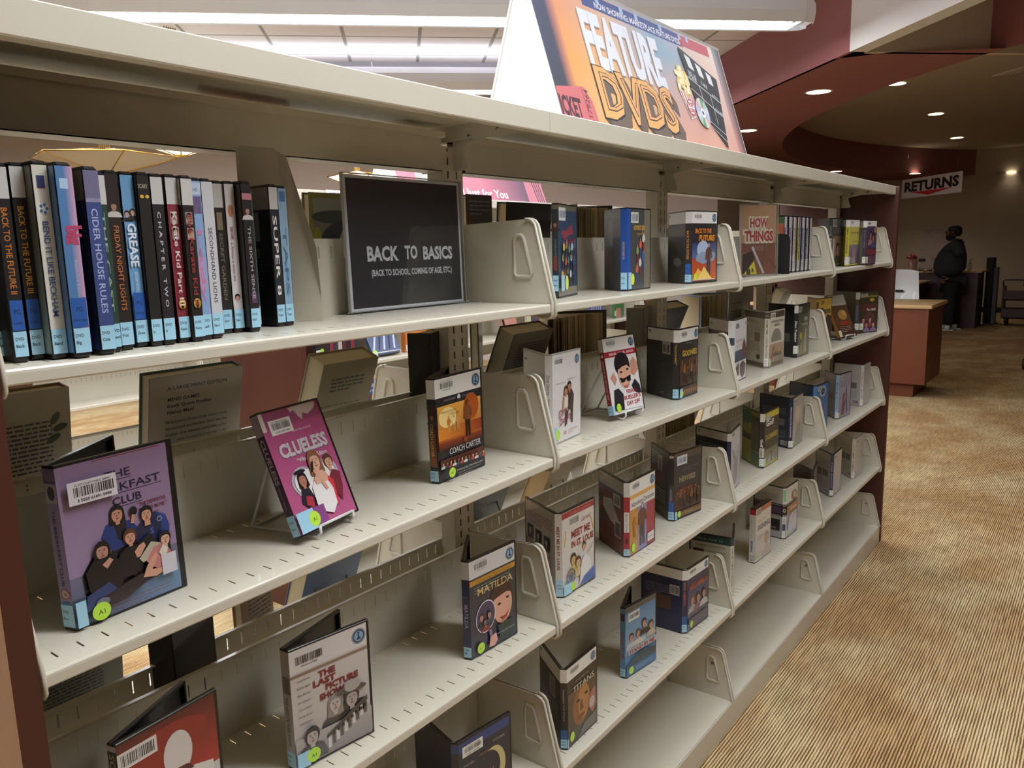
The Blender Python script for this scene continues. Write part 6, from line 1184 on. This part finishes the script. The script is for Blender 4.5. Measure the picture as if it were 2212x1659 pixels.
# ---------------------------------------------------------------- service area at the far right
root = thing('counter', 'brown wooden counter end with a pale laminate top, just past the shelf end', 'counter', (7.6, .5, 0))
mb = MB(); mb.box(0, .75, 0, 1.6, .13, .82, 'wood_counter'); mb.obj('body', root)
mb = MB(); mb.box(.06, .7, .1, 1.5, 0, .13, 'wood_counter'); mb.obj('plinth', root)
mb = MB(); mb.cbox(-.03, .78, -.03, 1.63, .82, .855, .008, 'oak', seg=2); mb.obj('worktop', root)
root = thing('chair', 'white plastic shell chair with chrome frame behind the near counter', 'chair', (8.95, 1.03, 0), rad(-80))
mb = MB(); prof = []
n = 8
for j in range(11):
    t_ = j/10; z = .62+.50*t_; y = .20+.05*sin(t_*pi*.8)+.06*t_; hw = .21-.03*t_
    for i in range(n+1): a = -1+2*i/n; prof.append((a*hw, y-.06*a*a, z-.02*abs(a)**3*t_))
mb.add(prof, [(j*(n+1)+i, j*(n+1)+i+1, (j+1)*(n+1)+i+1, (j+1)*(n+1)+i) for j in range(10) for i in range(n)], 'white_plastic', smooth=True)
mb.add([(x, y+.008, z) for x, y, z in prof], [(j*(n+1)+i, (j+1)*(n+1)+i, (j+1)*(n+1)+i+1, j*(n+1)+i+1) for j in range(10) for i in range(n)], 'white_plastic', smooth=True); mb.cbox(-.04, .04, .24, .275, .88, .9, .004, 'dark'); mb.obj('backrest', root)
mb = MB(); mb.cbox(-.22, .22, -.22, .22, .60, .65, .02, 'dark', seg=2); mb.obj('seat', root)
for sx in (-1, 1):
    mb = MB(); mb.tube([(sx*.2, -.2, .6), (sx*.22, -.24, .3), (sx*.24, -.26, 0)], .011, 'chrome'); mb.obj('leg', root)
    mb = MB(); mb.tube([(sx*.2, .2, .6), (sx*.23, .24, .3), (sx*.25, .27, 0)], .011, 'chrome'); mb.obj('leg', root)
mb = MB(); mb.tube([(-.2, .2, .6), (-.21, .25, .7)], .01, 'chrome'); mb.tube([(.2, .2, .6), (.21, .25, .7)], .01, 'chrome'); mb.obj('back_frame', root)
root = thing('service_desk', 'dark brown service desk where the man stands', 'desk', (14.45, .95, 0))
mb = MB(); mb.box(0, .7, .02, 3.2, 0, .89, 'dark_red_wood'); mb.box(-.02, 0, .02, .55, 0, .89, 'dark_red_wood'); mb.obj('body', root)
mb = MB(); mb.cbox(-.05, .75, -.03, 3.25, .89, .925, .006, 'oak'); mb.obj('worktop', root)
root = thing('side_desk', 'lower dark brown desk wing left of the man', 'desk', (13.2, 1.62, 0))
mb = MB(); mb.box(0, .9, 0, 2.2, 0, .76, 'dark_red_wood'); mb.obj('body', root)
mb = MB(); mb.cbox(-.03, .93, -.03, 2.23, .76, .79, .006, 'oak'); mb.obj('worktop', root)
mb = MB(); f = Face(mb, (17.79, 2.42, .86), (0, -1, 0), (0, 0, 1), (-1, 0, 0)); f.m = 'print_matte'; f.r(0, 0, 470, 860, 'b8aaa6'); f.fit('READING', 60, 410, 720, 90, 'a39692', bold=.03); f.ring(235, 610, 170, 160, 'a89a96'); f.para(80, 520, 310, 6, 46, 'a89c98', 12); f.p([(150, 230), (320, 230), (235, 120)], 'b09488')
tag(mb.obj('wall_poster'), 'large faded white paper poster on the wall behind the service desk', 'poster')
root = thing('treat_jar', 'clear jar of treats with a red lid on the service desk', 'jar', (14.62, 1.99, .9255))
mb = MB(); mb.lathe([(.085, 0), (.09, .02), (.09, .17), (.07, .2)], (0, 0, 0), 'print', 20, col=lin('b49088')); f = Face(mb, (-.091, .07, .03), (0, -1, 0), (0, 0, 1), (-1, 0, 0)); [f.e(20+i*24, 20+(i % 3)*40, 14, 10, ('c8a088', '9c5c50', 'd0c4b0')[i % 3], 10) for i in range(5)]; mb.obj('jar_body', root)
mb = MB(); mb.lathe([(.08, .2), (.088, .21), (.08, .235), (.03, .27), (.012, .29)], (0, 0, 0), 'print', 20, col=lin('a03038')); mb.obj('lid', root)
root = thing('barcode_scanner', 'black and white scanner on a curved stand on the service desk', 'scanner', (14.6, 1.84, .9255))
mb = MB(); mb.lathe([(.06, 0), (.055, .012), (.012, .018)], (0, 0, 0), 'dark', 16); mb.obj('base', root)
mb = MB(); mb.tube([(0, .02, .012), (0, .05, .08), (0, .02, .15), (0, -.01, .17)], .012, 'white_plastic'); mb.obj('neck', root)
mb = MB(); mb.cbox(-.03, .03, -.06, .04, .15, .2, .012, 'dark', seg=2); mb.obj('head', root)
root = thing('spray_bottle', 'small white bottle on the service desk behind the man', 'bottle', (14.66, 1.13, .9255))
mb = MB(); mb.lathe([(.03, 0), (.034, .02), (.034, .10), (.014, .14), (.012, .16)], (0, 0, 0), 'white_plastic', 16); mb.obj('bottle_body', root)
mb = MB(); mb.cbox(-.012, .012, -.03, .012, .16, .19, .004, 'white_plastic'); mb.obj('spray_head', root)
root = thing('security_gate', 'tall black security gate post with a grey side panel', 'security gate', (15.35, .86, 0))
mb = MB(); mb.cbox(-.25, .25, -.09, .09, 0, .015, .004, 'dark'); mb.obj('base_plate', root)
mb = MB(); mb.cbox(-.12, .12, -.02, .10, .015, 1.12, .02, 'dark', seg=2); mb.obj('post', root)
mb = MB(); mb.box(-.125, .12, -.075, -.02, .015, .95, 'steel_panel'); mb.obj('side_panel', root)
root = thing('book_cart', 'dark red wooden book cart with wheels at the right edge', 'book cart', (15.25, -.03, 0))
for y in (.0, .70):
    mb = MB(); mb.cbox(-.2, .2, y-.012, y+.012, .12, .64, .004, 'dark_red_wood'); mb.obj('side_panel', root)
for z in (.46, .16):
    mb = MB(); mb.prism([(-.2, .012, z), (0, .012, z-.06), (.2, .012, z), (.2, .012, z+.015), (0, .012, z-.045), (-.2, .012, z+.015)], (0, .676, 0), 'dark_red_wood'); mb.box(-.205, -.19, .012, .688, z-.02, z+.12, 'dark_red_wood'); mb.obj('shelf', root)
mb = MB(); mb.tube([(0, .71, .60), (0, .73, .72), (0, .70, .745), (0, .46, .745), (0, .43, .73), (0, .43, .64)], .011, 'dark_red_wood'); mb.obj('handle', root)
for x in (-.15, .15):
    for y in (.06, .64):
        mb = MB(); mb.lathe([(.045, -.014), (.05, -.008), (.05, .008), (.045, .014)], (x, y, .05), 'dark', 16, T=Matrix.Rotation(pi/2, 4, 'X')); mb.tube([(x, y+.02, .05), (x, y+.02, .12)], .008, 'dark'); mb.obj('wheel', root)
root = thing('book_cart', 'second cart with a large black caster just entering at the right edge', 'book cart', (9.95, -.12, 0))
mb = MB(); mb.lathe([(.055, -.018), (.062, -.01), (.062, .01), (.055, .018)], (0, .04, .062), 'dark', 20, T=Matrix.Rotation(pi/2, 4, 'X')); mb.obj('wheel', root)
mb = MB(); mb.lathe([(.02, -.022), (.02, .022)], (0, .04, .062), 'steel', 12, T=Matrix.Rotation(pi/2, 4, 'X')); mb.prism([(-.02, .0, .05), (.02, .0, .05), (.03, .0, .14), (-.03, .0, .14)], (0, .01, 0), 'steel'); mb.obj('caster_fork', root)
mb = MB(); mb.box(-.25, .25, -.75, .03, .14, .17, 'dark_red_wood'); mb.box(-.25, .25, -.02, .02, .17, .7, 'dark_red_wood'); mb.obj('body', root)
# hanging banner
a = Vector((12.4, 1.755, 0)); b = Vector((11.4, .852, 0)); L = (b-a).length; rz = math.atan2(b.y-a.y, b.x-a.x)
root = thing('hanging_banner', 'white hanging banner reading RETURNS above a red arrow', 'sign', (a.x, a.y, 2.02), rz)
mb = MB(); mb.box(0, L, -.002, .002, 0, .262, 'white_plastic'); f = Face(mb, (0, .002, 0), (1, 0, 0), (0, 0, 1), (0, -1, 0)); f.O = Vector((0, -.002, 0)); W = L*1000
f.n = Vector((0, -1, 0)); f.r(0, 0, W, 262, 'd8d2d6'); f.fit('RETURNS', 62, W-60, 92, 180, '1c1a1c', bold=.045); f.p([(W*.15, 78), (W*.87, 78), (W*.48, 16)], 'c83838'); mb.obj('banner_sheet', root)
for x in (.12, L-.12):
    mb = MB(); mb.tube([(x, 0, .262), (x, 0, .639)], .0015, 'steel', 5); mb.obj('hanging_wire', root)
# ---------------------------------------------------------------- the man at the desk
def skin(nodes, edges, root_i=0, sub=2):
    me = bpy.data.meshes.new('sk'); me.from_pydata([n[:3] for n in nodes], edges, []); o = bpy.data.objects.new('sk', me); COL.objects.link(o)
    sm = o.modifiers.new('s', 'SKIN'); o.modifiers.new('u', 'SUBSURF').levels = sub
    o.modifiers['u'].render_levels = sub
    for i, n in enumerate(nodes):
        r = n[3]; me.skin_vertices[0].data[i].radius = r if isinstance(r, tuple) else (r, r); me.skin_vertices[0].data[i].use_root = i == root_i
    dg = bpy.context.evaluated_depsgraph_get(); out = bpy.data.meshes.new_from_object(o.evaluated_get(dg)); bpy.data.objects.remove(o); return out
def add_mesh(mb, me, m, T=None):
    mb.add([(T @ v.co if T else v.co.copy()) for v in me.vertices], [list(p.vertices) for p in me.polygons], m, smooth=True)
def ell(mb, c, r, m, n=16, k=10): mb.lathe([(max(1e-4, r[0]*sin(pi*j/k)), -r[2]*cos(pi*j/k)) for j in range(k+1)], c, m, n, sy=r[1]/r[0])
# faces +y in his own frame (local +x is toward his left of travel away from camera)
root = thing('person', 'heavyset bearded man in dark polo shirt and black trousers standing at the desk', 'person', (14.04, 1.29, 0), rad(4))
body = MB()
N = [(0, -.03, .86, .15), (0, 0, 1.05, .17), (0, -.04, 1.28, .16), (0, -.05, 1.40, .075), (0, -.02, 1.46, .062), (0, .015, 1.54, .08), (0, .02, 1.60, .075),
     (-.19, -.05, 1.33, .065), (-.24, -.14, 1.13, .055), (-.25, -.07, .96, .045), (-.235, .0, .84, .035),
     (.19, -.05, 1.33, .065), (.24, -.02, 1.12, .055), (.22, .18, 1.0, .045), (.17, .27, .95, .035),
     (-.1, -.02, .74, .10), (-.11, .0, .44, .07), (-.11, -.01, .08, .045), (.1, -.02, .74, .10), (.11, -.02, .44, .07), (.11, -.06, .08, .045)]
E_ = [(0, 1), (1, 2), (2, 3), (3, 4), (4, 5), (5, 6), (2, 7), (7, 8), (8, 9), (9, 10), (2, 11), (11, 12), (12, 13), (13, 14), (0, 15), (15, 16), (16, 17), (0, 18), (18, 19), (19, 20)]
add_mesh(body, skin(N, E_), 'skin')
# head details: jaw, nose, ears
ell(body, (0, .035, 1.505), (.068, .075, .075), 'skin'); ell(body, (0, .115, 1.535), (.014, .02, .022), 'skin', 10, 8); ell(body, (-.082, .01, 1.535), (.012, .018, .028), 'skin', 8, 6); ell(body, (.082, .01, 1.535), (.012, .018, .028), 'skin', 8, 6)
def hand(mb, p, fwd, side, up_):
    F, S_, U = Vector(fwd).normalized(), Vector(side).normalized(), Vector(up_).normalized(); P = Vector(p)
    add_mesh(mb, skin([tuple(P)+(.03,), tuple(P+F*.05)+((.04, .02),), tuple(P+F*.09)+((.038, .018),)], [(0, 1), (1, 2)], 0, 1), 'skin')
    for i, ln in enumerate((.055, .065, .06, .048)):
        b = P+F*.085+S_*(.030-.02*i); mb.tube([b, b+F*ln*.5-U*.006, b+F*ln-U*.022], [.0095, .009, .007], 'skin', 7)
    b = P+F*.03+S_*.035; mb.tube([b, b+F*.03+S_*.022, b+F*.055+S_*.028-U*.01], [.012, .0105, .008], 'skin', 7)
hand(body, (-.232, .01, .84), (.1, .75, -.5), (0, .6, .8), (-1, 0, 0)); hand(body, (.165, .285, .95), (-.3, .9, -.1), (-1, -.3, 0), (0, 0, 1))
bo = body.obj('body', root); rm = bo.modifiers.new('r', 'REMESH'); rm.mode = 'VOXEL'; rm.voxel_size = .007; rm.use_smooth_shade = True
m = MB(); add_mesh(m, skin([(0, -.02, .84, (.19, .2)), (0, .045, .97, (.215, .27)), (0, .03, 1.12, (.22, .25)), (0, -.02, 1.28, (.2, .19)), (0, -.05, 1.385, (.13, .10)), (-.19, -.05, 1.33, .092), (-.245, -.13, 1.16, .088), (.19, -.05, 1.33, .092), (.245, -.03, 1.16, .088)], [(0, 1), (1, 2), (2, 3), (3, 4), (3, 5), (5, 6), (3, 7), (7, 8)]), 'shirt')
m.tube([(.075*cos(a), -.03+.075*sin(a), 1.425+.012*sin(a)) for a in [2*pi*i/14 for i in range(14)]], .018, 'shirt', 8, closed=True)
f = Face(m, (-.115, .17, 1.22), (.55, .83, 0), (0, -.25, 1), (-.85, .5, .1)); f.m = 'print'; f.base = .01; f.fit('STAFF', 0, 44, 0, 16, 'c8842c', bold=.04); m.obj('polo_shirt', root)
m = MB(); add_mesh(m, skin([(0, -.02, .86, (.18, .19)), (-.1, -.02, .74, (.125, .14)), (-.12, .0, .42, .10), (-.12, .0, .07, .085), (.1, -.02, .74, (.125, .14)), (.12, -.03, .42, .10), (.12, -.06, .07, .085)], [(0, 1), (1, 2), (2, 3), (0, 4), (4, 5), (5, 6)]), 'trousers'); m.obj('trousers', root)
for sx, y in ((-.12, .06), (.12, -.02)):
    m = MB(); add_mesh(m, skin([(sx, y-.1, .055, (.045, .04)), (sx, y, .05, (.05, .045)), (sx, y+.1, .035, (.048, .03)), (sx, y+.14, .03, (.035, .022))], [(0, 1), (1, 2), (2, 3)], 0, 2), 'white_plastic'); m.cbox(sx-.045, sx+.045, y-.15, y+.17, 0, .018, .008, 'white_plastic')
    for k in range(3): m.box(sx-.053, sx+.053, y-.02+k*.03, y-.008+k*.03, .03, .085, 'dark')
    m.obj('shoe', root)
m = MB(); n = 14; k = 8
ell(m, (0, -.005, 1.585), (.088, .10, .068), 'hair'); ell(m, (0, -.055, 1.545), (.08, .055, .07), 'hair'); m.obj('hair', root)
m = MB(); ell(m, (0, .062, 1.465), (.066, .058, .058), 'hair'); ell(m, (-.05, .03, 1.495), (.035, .04, .055), 'hair'); ell(m, (.05, .03, 1.495), (.035, .04, .055), 'hair'); ell(m, (0, .098, 1.503), (.035, .016, .009), 'hair'); m.obj('beard', root)
m = MB()
for sx in (-1, 1):
    m.tube([(sx*.035+.028*cos(a), .112-.01*abs(sx*.035+.028*cos(a))*8, 1.553+.018*sin(a)) for a in [2*pi*i/12 for i in range(12)]], .0028, 'dark', 5, closed=True); m.tube([(sx*.063, .105, 1.556), (sx*.084, .03, 1.556)], .0026, 'dark', 5)
    ell(m, (sx*.033, .086, 1.553), (.011, .009, .007), 'white_plastic', 8, 6)
m.obj('glasses', root)
